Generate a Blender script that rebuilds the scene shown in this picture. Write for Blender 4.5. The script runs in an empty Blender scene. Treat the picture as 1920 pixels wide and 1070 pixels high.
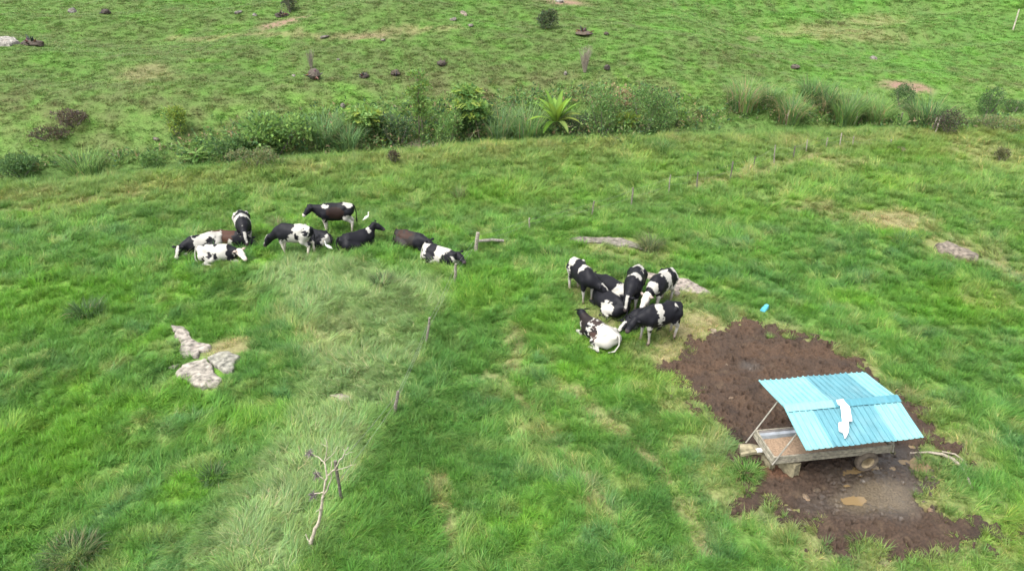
import bpy, math, random
import numpy as np
from mathutils import Vector, Matrix

random.seed(7)
RNG = np.random.default_rng(11)
scene = bpy.context.scene
COL = scene.collection

# ------------------------------------------------------------------ camera
CAM_H, PITCH, FPX = 12.4, math.radians(29.0), 1300.0      # drone height, tilt, focal length for a 1920 px wide picture
cam_data = bpy.data.cameras.new('camera')
cam_data.sensor_width = 36.0
cam_data.lens = FPX / 1920.0 * 36.0
cam_data.clip_start, cam_data.clip_end = 0.1, 3000.0
cam = bpy.data.objects.new('camera', cam_data)
COL.objects.link(cam)
cam.location = (0, 0, CAM_H)
cam.rotation_euler = (math.pi / 2 - PITCH, 0, 0)
scene.camera = cam

# ------------------------------------------------------------------ overcast sky, veiled sun, exposure
SUN_EL, SUN_AZ = math.radians(62), math.radians(-128)       # azimuth clockwise from +Y
world = bpy.data.worlds.new('World')
scene.world = world
world.use_nodes = True
nt = world.node_tree
nt.nodes.clear()
sky = nt.nodes.new('ShaderNodeTexSky')
sky.sky_type = 'NISHITA'
sky.sun_disc = False
sky.sun_elevation = SUN_EL
sky.sun_rotation = SUN_AZ
sky.air_density, sky.dust_density, sky.ozone_density = 1.0, 4.0, 1.0
hs = nt.nodes.new('ShaderNodeHueSaturation')
hs.inputs['Saturation'].default_value = 0.25
bg = nt.nodes.new('ShaderNodeBackground')
bg.inputs['Strength'].default_value = 0.15
wo = nt.nodes.new('ShaderNodeOutputWorld')
nt.links.new(sky.outputs[0], hs.inputs['Color'])
nt.links.new(hs.outputs[0], bg.inputs['Color'])
nt.links.new(bg.outputs[0], wo.inputs['Surface'])
sd = bpy.data.lights.new('sun', 'SUN')
sd.energy, sd.angle, sd.color = 1.1, math.radians(30), (1.0, 0.97, 0.92)
sun = bpy.data.objects.new('sun', sd)
COL.objects.link(sun)
sdir = Vector((math.cos(SUN_EL) * math.sin(SUN_AZ), math.cos(SUN_EL) * math.cos(SUN_AZ), math.sin(SUN_EL)))
sun.rotation_euler = sdir.to_track_quat('Z', 'Y').to_euler()
sun.location = sdir * 60
scene.view_settings.view_transform = 'Standard'
scene.view_settings.look = 'None'
scene.view_settings.gamma = 1.0
scene.view_settings.exposure = 1.64
scene.cycles.max_bounces = 3
scene.cycles.diffuse_bounces = 2
scene.cycles.glossy_bounces = 2
scene.cycles.transparent_max_bounces = 4

# ------------------------------------------------------------------ numpy noise
def _hash(ix, iy, s):
    h = (ix.astype(np.int64) * 374761393 + iy.astype(np.int64) * 668265263 + s * 1442695041) & 0xFFFFFFFF
    h = ((h ^ (h >> 13)) * 1274126177) & 0xFFFFFFFF
    h = h ^ (h >> 16)
    return (h & 0xFFFFFF) / float(0x1000000)

def vnoise(x, y, s=0):
    ix, iy = np.floor(x), np.floor(y)
    fx, fy = x - ix, y - iy
    ix, iy = ix.astype(np.int64), iy.astype(np.int64)
    def g(dx, dy):
        a = _hash(ix + dx, iy + dy, s) * 2 * np.pi
        return np.cos(a) * (fx - dx) + np.sin(a) * (fy - dy)
    u = fx * fx * fx * (fx * (fx * 6 - 15) + 10)
    v = fy * fy * fy * (fy * (fy * 6 - 15) + 10)
    a = g(0, 0) * (1 - u) + g(1, 0) * u
    b = g(0, 1) * (1 - u) + g(1, 1) * u
    return (a * (1 - v) + b * v) * 1.5          # about -1..1

def fbm(x, y, s=0, octs=3, gain=0.5):
    t, a, n = 0.0, 1.0, 0.0
    for i in range(octs):
        t = t + a * vnoise(x * 2 ** i, y * 2 ** i, s + 17 * i)
        n += a
        a *= gain
    return t / n

def noise3(p, s=0):
    return (vnoise(p[:, 0] + 3.1 * p[:, 2], p[:, 1] - 2.3 * p[:, 2], s) + vnoise(p[:, 1] + 5.2, p[:, 2] + 1.7 * p[:, 0], s + 5)
            + vnoise(p[:, 2] + 9.4, p[:, 0] - 1.3 * p[:, 1], s + 9)) / 2.0

def sstep(a, b, x):
    t = np.clip((x - a) / (b - a), 0, 1)
    return t * t * (3 - 2 * t)

# ------------------------------------------------------------------ the lie of the land
GX = np.array([-400, -60, -40, -22, -12, 2.6, 21, 33, 50, 80, 400.0])
GY = np.array([20, 27, 31, 35.0, 38.0, 42.0, 43.5, 46.2, 49, 53, 80.0])

def gully_y(x):
    return np.interp(x, GX, GY)

MUD_MASK = None

def land(x, y):
    x, y = np.asarray(x, float), np.asarray(y, float)
    s = y - gully_y(x)
    soft = np.where(s > 0, s * s / (s + 5.0), 0.0)
    rise = 0.165 * soft
    bank = (1.9 * sstep(1.0, 8.0, s) - 0.02 * np.clip(s - 8, 0, 60)) * sstep(24, 6, x) + 1.1 * sstep(0.5, 0.95, vnoise(x / 40.0 + .2, y / 40.0, 9) + 0.5 + 0.03 * (s - 12)) * sstep(6, 14, s)
    rise = rise + bank
    rise = np.where(rise > 22, 22 + (rise - 22) * 0.35, rise)
    gully = -0.75 * np.exp(-((s - 1.2) / 2.4) ** 2)
    roll = 0.16 * vnoise(x / 9.0, y / 9.0, 1) + 0.10 * vnoise(x / 3.7, y / 3.7, 2)
    hill = sstep(2, 14, s)
    spur = hill * (1.3 * vnoise(x / 26.0 + 0.3, y / 26.0, 3) + 0.55 * vnoise(x / 13.0 + y / 30.0, y / 6.0 - x / 40.0, 14) + 0.26 * vnoise(x / 9.0, y / 3.2, 4) + 0.06 * vnoise(x / 2.2, y / 1.2, 6))
    near_flat = 1 - 0.75 * np.exp(-(((x - 8) / 6.0) ** 2 + ((y - 13) / 6.0) ** 2))
    hum = (0.075 * vnoise(x / 0.95, y / 0.95, 5) + 0.04 * vnoise(x / 0.45, y / 0.45, 8)) * (1 - hill)
    return rise + gully + (roll + hum) * near_flat + spur

_F = np.array([0, math.cos(PITCH), -math.sin(PITCH)])
_D = np.array([0, -math.sin(PITCH), -math.cos(PITCH)])
_T = np.concatenate([np.arange(8, 60, 0.1), np.arange(60, 260, 0.4)])

def ray(px, py):
    return _F + np.array([(px - 960.0) / FPX, 0, 0]) + _D * ((py - 535.0) / FPX)

def P(px, py, up=0.0):
    """the place on the land that shows at a point of the photograph"""
    d = ray(px, py)
    xs, ys, zs = d[0] * _T, d[1] * _T, CAM_H + d[2] * _T
    k = np.nonzero(zs < land(xs, ys) + up)[0]
    k = k[0] if len(k) else len(_T) - 1
    t = _T[k]
    return np.array([d[0] * t, d[1] * t, land(d[0] * t, d[1] * t) + up])

def PV(px, py, Y):
    d = ray(px, py)
    t = Y / d[1]
    return np.array([d[0] * t, Y, CAM_H + d[2] * t])

def depth_of(p):
    return float(np.dot(np.asarray(p) - np.array([0, 0, CAM_H]), _F))

# ------------------------------------------------------------------ object helpers
def tag(o, label=None, cat=None, group=None, kind=None):
    if label: o['label'] = label
    if cat: o['category'] = cat
    if group: o['group'] = group
    if kind: o['kind'] = kind
    return o

def mk(name, verts, faces, mat, parent=None, smooth=False, col=None, attrs=None):
    me = bpy.data.meshes.new(name)
    v = np.asarray(verts, float)
    if isinstance(faces, np.ndarray) and faces.ndim == 2:
        n, k = faces.shape
        me.vertices.add(len(v)); me.vertices.foreach_set('co', v.ravel())
        me.loops.add(n * k); me.loops.foreach_set('vertex_index', faces.astype(np.int32).ravel())
        me.polygons.add(n); me.polygons.foreach_set('loop_start', np.arange(0, n * k, k, dtype=np.int32))
        me.update(calc_edges=True)
    else:
        me.from_pydata([tuple(p) for p in v], [], [tuple(int(i) for i in f) for f in faces])
    if smooth:
        me.polygons.foreach_set('use_smooth', np.ones(len(me.polygons), bool))
    if col is not None:
        a = me.color_attributes.new('Col', 'FLOAT_COLOR', 'POINT')
        c = np.ones((len(v), 4)); c[:, :3] = col
        a.data.foreach_set('color', c.ravel())
    for nm, arr in (attrs or {}).items():
        a = me.attributes.new(nm, 'FLOAT', 'POINT')
        a.data.foreach_set('value', np.asarray(arr, float))
    if mat is not None:
        me.materials.append(mat)
    o = bpy.data.objects.new(name, me)
    COL.objects.link(o)
    if parent is not None:
        o.parent = parent
    return o

def empty(name, loc, rz=0.0):
    o = bpy.data.objects.new(name, None)
    o.empty_display_size = 0.2
    o.location = tuple(loc)
    o.rotation_euler = (0, 0, rz)
    COL.objects.link(o)
    return o

class MB:
    """collects simple shapes for one mesh"""
    def __init__(s): s.v, s.f, s.c = [], [], []
    def add(s, v, f, c=None):
        n = len(s.v)
        s.v += [tuple(p) for p in v]
        s.f += [tuple(i + n for i in q) for q in f]
        s.c += [c if c is not None else (1, 1, 1)] * len(v)
    def box(s, c, size, rot=None, jit=0.0):
        sx, sy, sz = [k / 2 for k in size]
        b = min(sx, sy, sz) * 0.18
        pts = []
        for z in (-1, 1):
            for (ax, ay) in ((-1, -1), (1, -1), (1, 1), (-1, 1)):
                for q in (0, 1):
                    dx, dy = (b, 0) if (q == 0) == ((ax * ay) > 0) else (0, b)
                    pts.append([ax * (sx - dx), ay * (sy - dy), z * sz])
        R = rot if rot is not None else Matrix.Identity(3)
        out = []
        for p in pts:
            w = R @ Vector(p)
            out.append((w.x + c[0] + random.uniform(-jit, jit), w.y + c[1] + random.uniform(-jit, jit), w.z + c[2] + random.uniform(-jit, jit)))
        f = [tuple(range(7, -1, -1)), tuple(range(8, 16))] + [(i, (i + 1) % 8, 8 + (i + 1) % 8, 8 + i) for i in range(8)]
        s.add(out, f)
    def tube(s, pts, rad, n=7, c=None, caps=True):
        pts = [Vector(p) for p in pts]
        rad = rad if hasattr(rad, '__len__') else [rad] * len(pts)
        V, Fc = [], []
        u = None
        for i, p in enumerate(pts):
            d = (pts[min(i + 1, len(pts) - 1)] - pts[max(i - 1, 0)]).normalized()
            if u is None:
                u = d.orthogonal().normalized()
            u = (u - d * u.dot(d)).normalized()
            w = d.cross(u)
            for k in range(n):
                a = 2 * math.pi * k / n
                V.append(p + (u * math.cos(a) + w * math.sin(a)) * rad[i])
        for i in range(len(pts) - 1):
            for k in range(n):
                Fc.append((i * n + k, i * n + (k + 1) % n, (i + 1) * n + (k + 1) % n, (i + 1) * n + k))
        if caps:
            Fc.append(tuple(range(n - 1, -1, -1)))
            Fc.append(tuple(range((len(pts) - 1) * n, len(pts) * n)))
        s.add(V, Fc, c)
    def build(s, name, mat, parent=None, smooth=False):
        return mk(name, s.v, s.f, mat, parent, smooth, col=np.array(s.c))

# ------------------------------------------------------------------ materials
def new_mat(name):
    m = bpy.data.materials.new(name)
    m.use_nodes = True
    t = m.node_tree
    b = t.nodes['Principled BSDF']
    return m, t, b

def mat_plain(name, rgb, rough=0.7, var=0.15, scale=8.0, spec=0.3, metallic=0.0, bump=0.0, use_col=False, rgb2=None, detail=4.0):
    """base colour broken up by object-space noise; optionally multiplied by the mesh's own colour attribute"""
    m, t, b = new_mat(name)
    tc = t.nodes.new('ShaderNodeTexCoord')
    nz = t.nodes.new('ShaderNodeTexNoise')
    nz.inputs['Scale'].default_value = scale
    nz.inputs['Detail'].default_value = detail
    t.links.new(tc.outputs['Object'], nz.inputs['Vector'])
    rp = t.nodes.new('ShaderNodeValToRGB')
    rp.color_ramp.elements[0].position, rp.color_ramp.elements[1].position = 0.32, 0.68
    a = [c * (1 - var) for c in rgb]
    z = [c * (1 + var) for c in rgb] if rgb2 is None else rgb2
    rp.color_ramp.elements[0].color = (*a, 1)
    rp.color_ramp.elements[1].color = (*z, 1)
    t.links.new(nz.outputs['Fac'], rp.inputs['Fac'])
    out = rp.outputs['Color']
    if use_col:
        at = t.nodes.new('ShaderNodeAttribute'); at.attribute_name = 'Col'
        mx = t.nodes.new('ShaderNodeMix'); mx.data_type = 'RGBA'; mx.blend_type = 'MULTIPLY'; mx.inputs['Factor'].default_value = 1
        t.links.new(out, mx.inputs['A']); t.links.new(at.outputs['Color'], mx.inputs['B'])
        out = mx.outputs['Result']
    t.links.new(out, b.inputs['Base Color'])
    b.inputs['Roughness'].default_value = rough
    b.inputs['Specular IOR Level'].default_value = spec
    b.inputs['Metallic'].default_value = metallic
    if bump:
        bp = t.nodes.new('ShaderNodeBump'); bp.inputs['Strength'].default_value = bump; bp.inputs['Distance'].default_value = 0.03
        t.links.new(nz.outputs['Fac'], bp.inputs['Height']); t.links.new(bp.outputs['Normal'], b.inputs['Normal'])
    return m

def mat_leaf(name, instancer=False, trans=0.38, rough=0.55, spec=0.25):
    """leaf: colour from the mesh attribute (times the instancer's colour), some light passing through"""
    m, t, b = new_mat(name)
    at = t.nodes.new('ShaderNodeAttribute'); at.attribute_name = 'Col'
    out = at.outputs['Color']
    if instancer:
        a2 = t.nodes.new('ShaderNodeAttribute'); a2.attribute_type = 'INSTANCER'; a2.attribute_name = 'icol'
        mx = t.nodes.new('ShaderNodeMix'); mx.data_type = 'RGBA'; mx.blend_type = 'MULTIPLY'; mx.inputs['Factor'].default_value = 1
        t.links.new(out, mx.inputs['A']); t.links.new(a2.outputs['Color'], mx.inputs['B'])
        out = mx.outputs['Result']
    t.links.new(out, b.inputs['Base Color'])
    b.inputs['Roughness'].default_value = rough
    b.inputs['Specular IOR Level'].default_value = spec
    tr = t.nodes.new('ShaderNodeBsdfTranslucent')
    t.links.new(out, tr.inputs['Color'])
    ms = t.nodes.new('ShaderNodeMixShader'); ms.inputs['Fac'].default_value = trans
    t.links.new(b.outputs[0], ms.inputs[1]); t.links.new(tr.outputs[0], ms.inputs[2])
    t.links.new(ms.outputs[0], t.nodes['Material Output'].inputs['Surface'])
    return m

M = {}
M['leaf'] = mat_leaf('leaf', trans=0.5)
M['grass'] = mat_leaf('grass_blade', instancer=True)
M['wood_grey'] = mat_plain('weathered_wood', (0.20, 0.18, 0.155), 0.85, 0.4, 14, bump=0.4, use_col=True)
M['wood_board'] = mat_plain('old_boards', (0.215, 0.195, 0.15), 0.8, 0.35, 12, bump=0.3)
M['wood_block'] = mat_plain('mossy_timber', (0.20, 0.175, 0.11), 0.85, 0.4, 9, bump=0.4)
M['deadwood'] = mat_plain('bleached_deadwood', (0.25, 0.215, 0.17), 0.8, 0.3, 18, bump=0.3, use_col=True)
M['bark'] = mat_plain('bark', (0.135, 0.12, 0.102), 0.9, 0.35, 14, bump=0.5, use_col=True)
M['wire'] = mat_plain('wire', (0.30, 0.30, 0.29), 0.5, 0.2, 5, metallic=0.6)
M['galv'] = mat_plain('galvanised_sheet', (0.42, 0.44, 0.46), 0.32, 0.25, 5, metallic=0.75)
M['pipe'] = mat_plain('dull_pipe', (0.30, 0.28, 0.24), 0.55, 0.3, 9, metallic=0.35)
M['feed'] = mat_plain('feed', (0.23, 0.16, 0.105), 0.95, 0.3, 25, bump=0.6)
def mat_roof(name, rgb, worn):
    m, t, b = new_mat(name)
    tc = t.nodes.new('ShaderNodeTexCoord')
    mp = t.nodes.new('ShaderNodeMapping'); mp.inputs['Scale'].default_value = (9, 1.1, 1.1)
    t.links.new(tc.outputs['Object'], mp.inputs['Vector'])
    n1 = t.nodes.new('ShaderNodeTexNoise'); n1.inputs['Scale'].default_value = 1.6; n1.inputs['Detail'].default_value = 7; n1.inputs['Roughness'].default_value = .65
    t.links.new(mp.outputs[0], n1.inputs['Vector'])
    n2 = t.nodes.new('ShaderNodeTexNoise'); n2.inputs['Scale'].default_value = 2.3; n2.inputs['Detail'].default_value = 6
    t.links.new(tc.outputs['Object'], n2.inputs['Vector'])
    r1 = t.nodes.new('ShaderNodeValToRGB'); e0, e1 = r1.color_ramp.elements; e0.position, e1.position = .33, .62
    e0.color = (*[c * .80 for c in rgb], 1); e1.color = (*[c * 1.1 for c in rgb], 1)
    t.links.new(n1.outputs['Fac'], r1.inputs['Fac'])
    r2 = t.nodes.new('ShaderNodeMapRange'); r2.inputs['From Min'].default_value = .55; r2.inputs['From Max'].default_value = .72; r2.inputs['To Max'].default_value = .55
    t.links.new(n2.outputs['Fac'], r2.inputs['Value'])
    mx = t.nodes.new('ShaderNodeMix'); mx.data_type = 'RGBA'; mx.inputs['B'].default_value = (*worn, 1)
    t.links.new(r2.outputs['Result'], mx.inputs['Factor']); t.links.new(r1.outputs['Color'], mx.inputs['A'])
    t.links.new(mx.outputs['Result'], b.inputs['Base Color'])
    b.inputs['Roughness'].default_value = .45; b.inputs['Specular IOR Level'].default_value = .35
    return m
M['roof_light'] = mat_roof('roof_pale_turquoise', (0.165, 0.36, 0.385), (0.22, 0.375, 0.39))
M['roof_mid'] = mat_roof('roof_turquoise', (0.090, 0.225, 0.262), (0.14, 0.26, 0.285))
M['roof_dark'] = mat_roof('roof_deep_turquoise', (0.062, 0.195, 0.235), (0.10, 0.22, 0.25))
M['tyre'] = mat_plain('muddy_tyre', (0.10, 0.08, 0.06), 0.9, 0.5, 7, bump=0.4)
M['rim'] = mat_plain('muddy_rim', (0.32, 0.25, 0.15), 0.7, 0.3, 12)
M['white_sheet'] = mat_plain('white_plastic', (0.66, 0.66, 0.66), 0.5, 0.05, 6)
M['blue_plastic'] = mat_plain('blue_plastic', (0.10, 0.42, 0.58), 0.4, 0.15, 6)
M['stone'] = mat_plain('pale_stone', (0.14, 0.135, 0.12), 0.85, 0.5, 6.5, bump=0.6, rgb2=(0.29, 0.275, 0.245), use_col=True, detail=9)
M['dark_eye'] = mat_plain('dark_eye', (0.01, 0.01, 0.01), 0.2, 0.1, 5)
M['egret'] = mat_plain('white_feathers', (0.80, 0.79, 0.74), 0.7, 0.04, 20)
M['beak'] = mat_plain('yellow_beak', (0.55, 0.36, 0.06), 0.5, 0.1, 20)
M['leg_dark'] = mat_plain('dark_leg', (0.08, 0.08, 0.06), 0.6, 0.1, 20)

def mat_coat():
    m, t, b = new_mat('cattle_coat')
    at = t.nodes.new('ShaderNodeAttribute'); at.attribute_name = 'Col'
    tc = t.nodes.new('ShaderNodeTexCoord')
    nz = t.nodes.new('ShaderNodeTexNoise'); nz.inputs['Scale'].default_value = 6; nz.inputs['Detail'].default_value = 5
    t.links.new(tc.outputs['Object'], nz.inputs['Vector'])
    mr = t.nodes.new('ShaderNodeMapRange'); mr.inputs['To Min'].default_value = 0.82; mr.inputs['To Max'].default_value = 1.12
    t.links.new(nz.outputs['Fac'], mr.inputs['Value'])
    mx = t.nodes.new('ShaderNodeMix'); mx.data_type = 'RGBA'; mx.blend_type = 'MULTIPLY'; mx.inputs['Factor'].default_value = 1
    t.links.new(at.outputs['Color'], mx.inputs['A']); t.links.new(mr.outputs['Result'], mx.inputs['B'])
    t.links.new(mx.outputs['Result'], b.inputs['Base Color'])
    b.inputs['Roughness'].default_value = 0.5
    b.inputs['Specular IOR Level'].default_value = 0.10
    return m
M['coat'] = mat_coat()

# ------------------------------------------------------------------ where the pasture is worn, muddy, pale, lush (places on the land)
def pix_poly(pts):
    return np.array([P(*p)[:2] for p in pts])

def poly_sd(x, y, poly):
    """signed distance to a polygon, positive inside"""
    x, y = np.asarray(x, float), np.asarray(y, float)
    d2 = np.full(x.shape, 1e9)
    ins = np.zeros(x.shape, bool)
    n = len(poly)
    for i in range(n):
        (ax, ay), (bx, by) = poly[i], poly[(i + 1) % n]
        ex, ey = bx - ax, by - ay
        t = np.clip(((x - ax) * ex + (y - ay) * ey) / (ex * ex + ey * ey + 1e-9), 0, 1)
        d2 = np.minimum(d2, (x - ax - t * ex) ** 2 + (y - ay - t * ey) ** 2)
        c = (ay > y) != (by > y)
        with np.errstate(divide='ignore', invalid='ignore'):
            xi = ex * (y - ay) / (ey if ey != 0 else 1e-9) + ax
        ins ^= c & (x < xi)
    d = np.sqrt(d2)
    return np.where(ins, d, -d)

def line_d(x, y, pts):
    d2 = np.full(np.shape(x), 1e9)
    for (ax, ay), (bx, by) in zip(pts[:-1], pts[1:]):
        ex, ey = bx - ax, by - ay
        t = np.clip(((x - ax) * ex + (y - ay) * ey) / (ex * ex + ey * ey + 1e-9), 0, 1)
        d2 = np.minimum(d2, (x - ax - t * ex) ** 2 + (y - ay - t * ey) ** 2)
    return np.sqrt(d2)

MUD = pix_poly([(1405, 602), (1480, 622), (1560, 652), (1622, 692), (1690, 748), (1738, 790), (1800, 850), (1735, 852), (1722, 880), (1738, 930),
                (1785, 978), (1900, 985), (1920, 1003), (1800, 1012), (1780, 1050), (1700, 1066), (1560, 1040), (1520, 990), (1440, 958),
                (1390, 945), (1372, 880), (1345, 830), (1325, 770), (1262, 722), (1248, 690), (1290, 650), (1355, 625)])
PALE = pix_poly([(520, 470), (640, 480), (850, 525), (800, 650), (745, 770), (640, 930), (560, 1090), (330, 1090), (420, 930), (520, 790), (590, 690), (560, 600), (480, 540)])
TRACKS = [(pix_poly([(955, 590), (972, 650), (955, 700), (930, 745)]), 0.32), (pix_poly([(1050, 715), (1110, 770), (1165, 815), (1235, 880), (1290, 960), (1320, 1040)]), 0.26),
          (pix_poly([(825, 890), (835, 960), (845, 1030)]), 0.2), (pix_poly([(1470, 372), (1560, 400), (1650, 412), (1760, 440), (1920, 520)]), 0.9),
          (pix_poly([(1300, 352), (1420, 325), (1490, 300), (1580, 283)]), 0.5), (pix_poly([(920, 700), (1000, 780), (1100, 900), (1150, 980)]), 0.2),
          (pix_poly([(330, 72), (600, 72), (860, 50)]), 0.5), (pix_poly([(0, 400), (130, 385), (300, 360)]), 0.5)]
DRY = [(1300, 620, 75, 38, 1.0), (1265, 670, 45, 40, .9), (1215, 660, 60, 30, .5), (1150, 560, 60, 40, .4), (1740, 800, 60, 40, .4), (1285, 560, 60, 25, 0.5), (1660, 412, 85, 20, 0.9), (1800, 470, 90, 30, 0.55), (1180, 470, 90, 26, 0.5), (1130, 590, 50, 40, 0.55), (1090, 540, 30, 40, 0.5),
       (640, 750, 22, 12, 0.7), (1570, 305, 60, 12, 0.5), (1850, 290, 100, 30, 0.5), (610, 630, 60, 50, 0.3), (420, 655, 45, 18, 0.9), (1010, 820, 50, 60, 0.3),
       (1480, 990, 60, 30, 0.3), (1560, 60, 130, 14, 0.5), (1640, 45, 90, 10, 0.5), (270, 140, 60, 18, 0.6), (1420, 950, 40, 40, 0.4), (1850, 560, 60, 30, 0.4)]
DRY = [(P(a, b)[:2], (P(a + c, b)[0] - P(a, b)[0]), abs(P(a, b - d)[1] - P(a, b + d)[1]) / 2, e) for a, b, c, d, e in DRY]
LUSH = [(1690, 445, 40, 22, 1.0), (900, 540, 120, 60, .8), (780, 900, 90, 140, .7), (930, 365, 80, 25, 1.0), (100, 560, 180, 60, .9), (80, 860, 130, 160, .9), (420, 600, 70, 40, .5),
        (1800, 570, 120, 60, .8), (1400, 400, 70, 25, .6), (1050, 620, 60, 60, .5), (1180, 700, 80, 40, .5), (640, 195, 70, 20, .9), (1130, 460, 200, 60, .2), (1720, 290, 110, 22, .7)]
LUSH = [(P(a, b)[:2], (P(a + c, b)[0] - P(a, b)[0]), abs(P(a, b - d)[1] - P(a, b + d)[1]) / 2, e) for a, b, c, d, e in LUSH]
BROWN = [(100, 215, 120, 28, .9), (170, 265, 140, 25, .5), (780, 150, 140, 32, 1.0), (1000, 150, 140, 30, .9), (560, 160, 90, 25, .5), (330, 170, 200, 50, .5), (1230, 180, 120, 40, .6), (1400, 110, 110, 25, .4),
         (1520, 45, 80, 10, .6), (1850, 155, 90, 16, .5), (900, 90, 160, 30, .35), (20, 180, 60, 20, .8), (450, 215, 420, 45, .6), (1000, 190, 380, 40, .7), (700, 110, 500, 25, .4)]
BROWN = [(P(a, b)[:2], (P(a + c, b)[0] - P(a, b)[0]), abs(P(a, b - d)[1] - P(a, b + d)[1]) / 2, e) for a, b, c, d, e in BROWN]
BARE = [(1700, 165, 48, 12, 1.0), (1040, 2, 60, 5, 1.0), (700, 70, 60, 5, .5), (530, 42, 40, 6, .9), (1410, 72, 20, 5, .4)]
BARE = [(P(a, b)[:2], (P(a + c, b)[0] - P(a, b)[0]), abs(P(a, b - d)[1] - P(a, b + d)[1]) / 2, e) for a, b, c, d, e in BARE]
ROCK_SPOTS = []         # (poly) filled below: no grass grows through the slabs

def blobs(x, y, lst, wob=0.0):
    m = np.zeros(np.shape(x))
    for (c, rx, ry, e) in lst:
        q = np.sqrt(((x - c[0]) / rx) ** 2 + ((y - c[1]) / ry) ** 2) + wob
        m = np.maximum(m, e * sstep(1.35, 0.45, q))
    return m

FENCE_LINE = pix_poly([(560, 1090), (641, 936), (738, 775), (797, 645), (853, 530), (891, 474)])

def fields(x, y):
    w1 = fbm(x / 1.6, y / 1.6, 21, 3)
    w2 = fbm(x / 0.5, y / 0.5, 25, 2)
    mud = sstep(-0.12, 0.28, poly_sd(x, y, MUD) + 0.8 * w1 + 0.75 * w2 + 0.4 * vnoise(x / 0.17, y / 0.17, 28))
    dry = blobs(x, y, DRY, 0.45 * w1 + 0.25 * w2)
    for pl, wd in TRACKS:
        dry = np.maximum(dry, 0.62 * sstep(wd * 1.3, wd * 0.2, line_d(x, y, pl) + wd * (1.3 * w1 + 1.0 * w2 + .1)))
    rim = sstep(-1.3, 0.1, poly_sd(x, y, MUD) + 0.9 * w1 + 0.5 * w2)
    dry = np.maximum(dry, 0.48 * rim)
    pale = sstep(-0.6, 0.9, poly_sd(x, y, PALE) + 0.9 * w1)
    lush = blobs(x, y, LUSH, 0.4 * w1)
    brown = blobs(x, y, BROWN, 0.5 * w1 + 0.3 * w2)
    bare = blobs(x, y, BARE, 0.35 * w1)
    return dict(mud=mud, dry=dry, pale=pale, lush=lush, brown=brown, bare=bare)

def lerp(a, b, t):
    return a * (1 - t[:, None]) + np.array(b) * t[:, None]

def grass_colour(x, y, F):
    """the colour the sward itself has, patch by patch"""
    n0 = fbm(x / 7.0, y / 5.5, 31, 2)
    n1 = fbm(x / 2.2, y / 2.0, 32, 3)
    n2 = fbm(x / 0.75, y / 0.75, 33, 2)
    n3 = fbm(x / 1.4, y / 1.1, 34, 2)
    s = y - gully_y(x)
    hill = sstep(0, 9, s)
    c = np.tile(np.array([0.072, 0.168, 0.030]), (len(x), 1))
    c = lerp(c, (0.092, 0.215, 0.020), sstep(0.05, 0.55, n1 + 0.5 * n0))            # fresh growth
    c = lerp(c, (0.068, 0.155, 0.055), 0.8 * sstep(0.1, 0.5, n3 - 0.3 * n0))         # blue-green
    c = lerp(c, (0.045, 0.115, 0.024), 0.8 * sstep(0.1, 0.5, -n1 - 0.4 * n2))      # dense dark clumps
    c = lerp(c, (0.155, 0.215, 0.065), 0.75 * sstep(0.02, 0.5, n2 + 0.3 * n3))       # lighter, laid over
    c = lerp(c, (0.085, 0.20, 0.016), 0.8 * F['lush'])
    c = lerp(c, (0.152, 0.222, 0.092), np.clip(0.95 * F['pale'] * (0.85 + 0.35 * n2), 0, 1))
    fl = sstep(2.6, 0.2, np.abs(line_d(x, y, FENCE_LINE) - 1.3)) * (poly_sd(x, y, PALE) < 0) * sstep(22, 18, y)
    c = lerp(c, (0.050, 0.125, 0.026), 0.7 * fl)
    far = sstep(24, 34, y) * (1 - hill)
    c = lerp(c, (0.138, 0.195, 0.046), far * np.clip(0.40 + 0.5 * n3, 0, 1))
    c = lerp(c, (0.098, 0.140, 0.045), hill * np.clip(0.6 + 0.6 * n2 - 0.4 * n0, 0, 1))
    c = lerp(c, (0.085, 0.175, 0.035), hill * sstep(0.05, 0.5, n0 + 0.5 * n1) * 0.8)
    c = lerp(c, (0.11, 0.098, 0.05), hill * sstep(0.22, 0.6, n3 - 0.2 * n0) * 0.4)
    c = lerp(c, (0.048, 0.112, 0.030), 0.75 * np.exp(-((s - 1.5) / 2.2) ** 2) * np.clip(.8 + .8 * n1, 0, 1))
    band = np.exp(-((s + 3.0) / 2.2) ** 2)
    c = lerp(c, (0.165, 0.160, 0.062), band * np.clip(0.35 + 0.8 * n1, 0, 0.8))     # seeding strip before the gully
    c = lerp(c, (0.105, 0.088, 0.052), F['brown'] * np.clip(0.55 + 1.0 * n3, 0, .95))
    c = lerp(c, (0.215, 0.178, 0.090), 0.85 * F['dry'] * np.clip(0.75 + 0.6 * n2, 0, 1))
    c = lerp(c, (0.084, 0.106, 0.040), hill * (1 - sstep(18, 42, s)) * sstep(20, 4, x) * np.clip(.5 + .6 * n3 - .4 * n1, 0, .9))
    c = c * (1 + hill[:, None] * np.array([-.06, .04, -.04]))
    return np.clip(c * np.array([1.34, 1.38, 1.22]), 0.01, 1)

# ------------------------------------------------------------------ ground sheet
def graded(core0, core1, step, lo, hi, grow=1.18, cap=40.0):
    a = list(np.arange(core0, core1 + 1e-6, step))
    d, v = step, a[-1]
    while v < hi:
        d = min(d * grow, cap); v += d; a.append(v)
    d, v = step, a[0]
    while v > lo:
        d = min(d * grow, cap); v -= d; a.insert(0, v)
    return np.array(a)

def grid_mesh(xs, ys):
    X, Y = np.meshgrid(xs, ys)
    nx, ny = len(xs), len(ys)
    i = np.arange(nx * ny).reshape(ny, nx)
    q = np.stack([i[:-1, :-1], i[:-1, 1:], i[1:, 1:], i[1:, :-1]], -1).reshape(-1, 4)
    return X.ravel(), Y.ravel(), q

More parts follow.
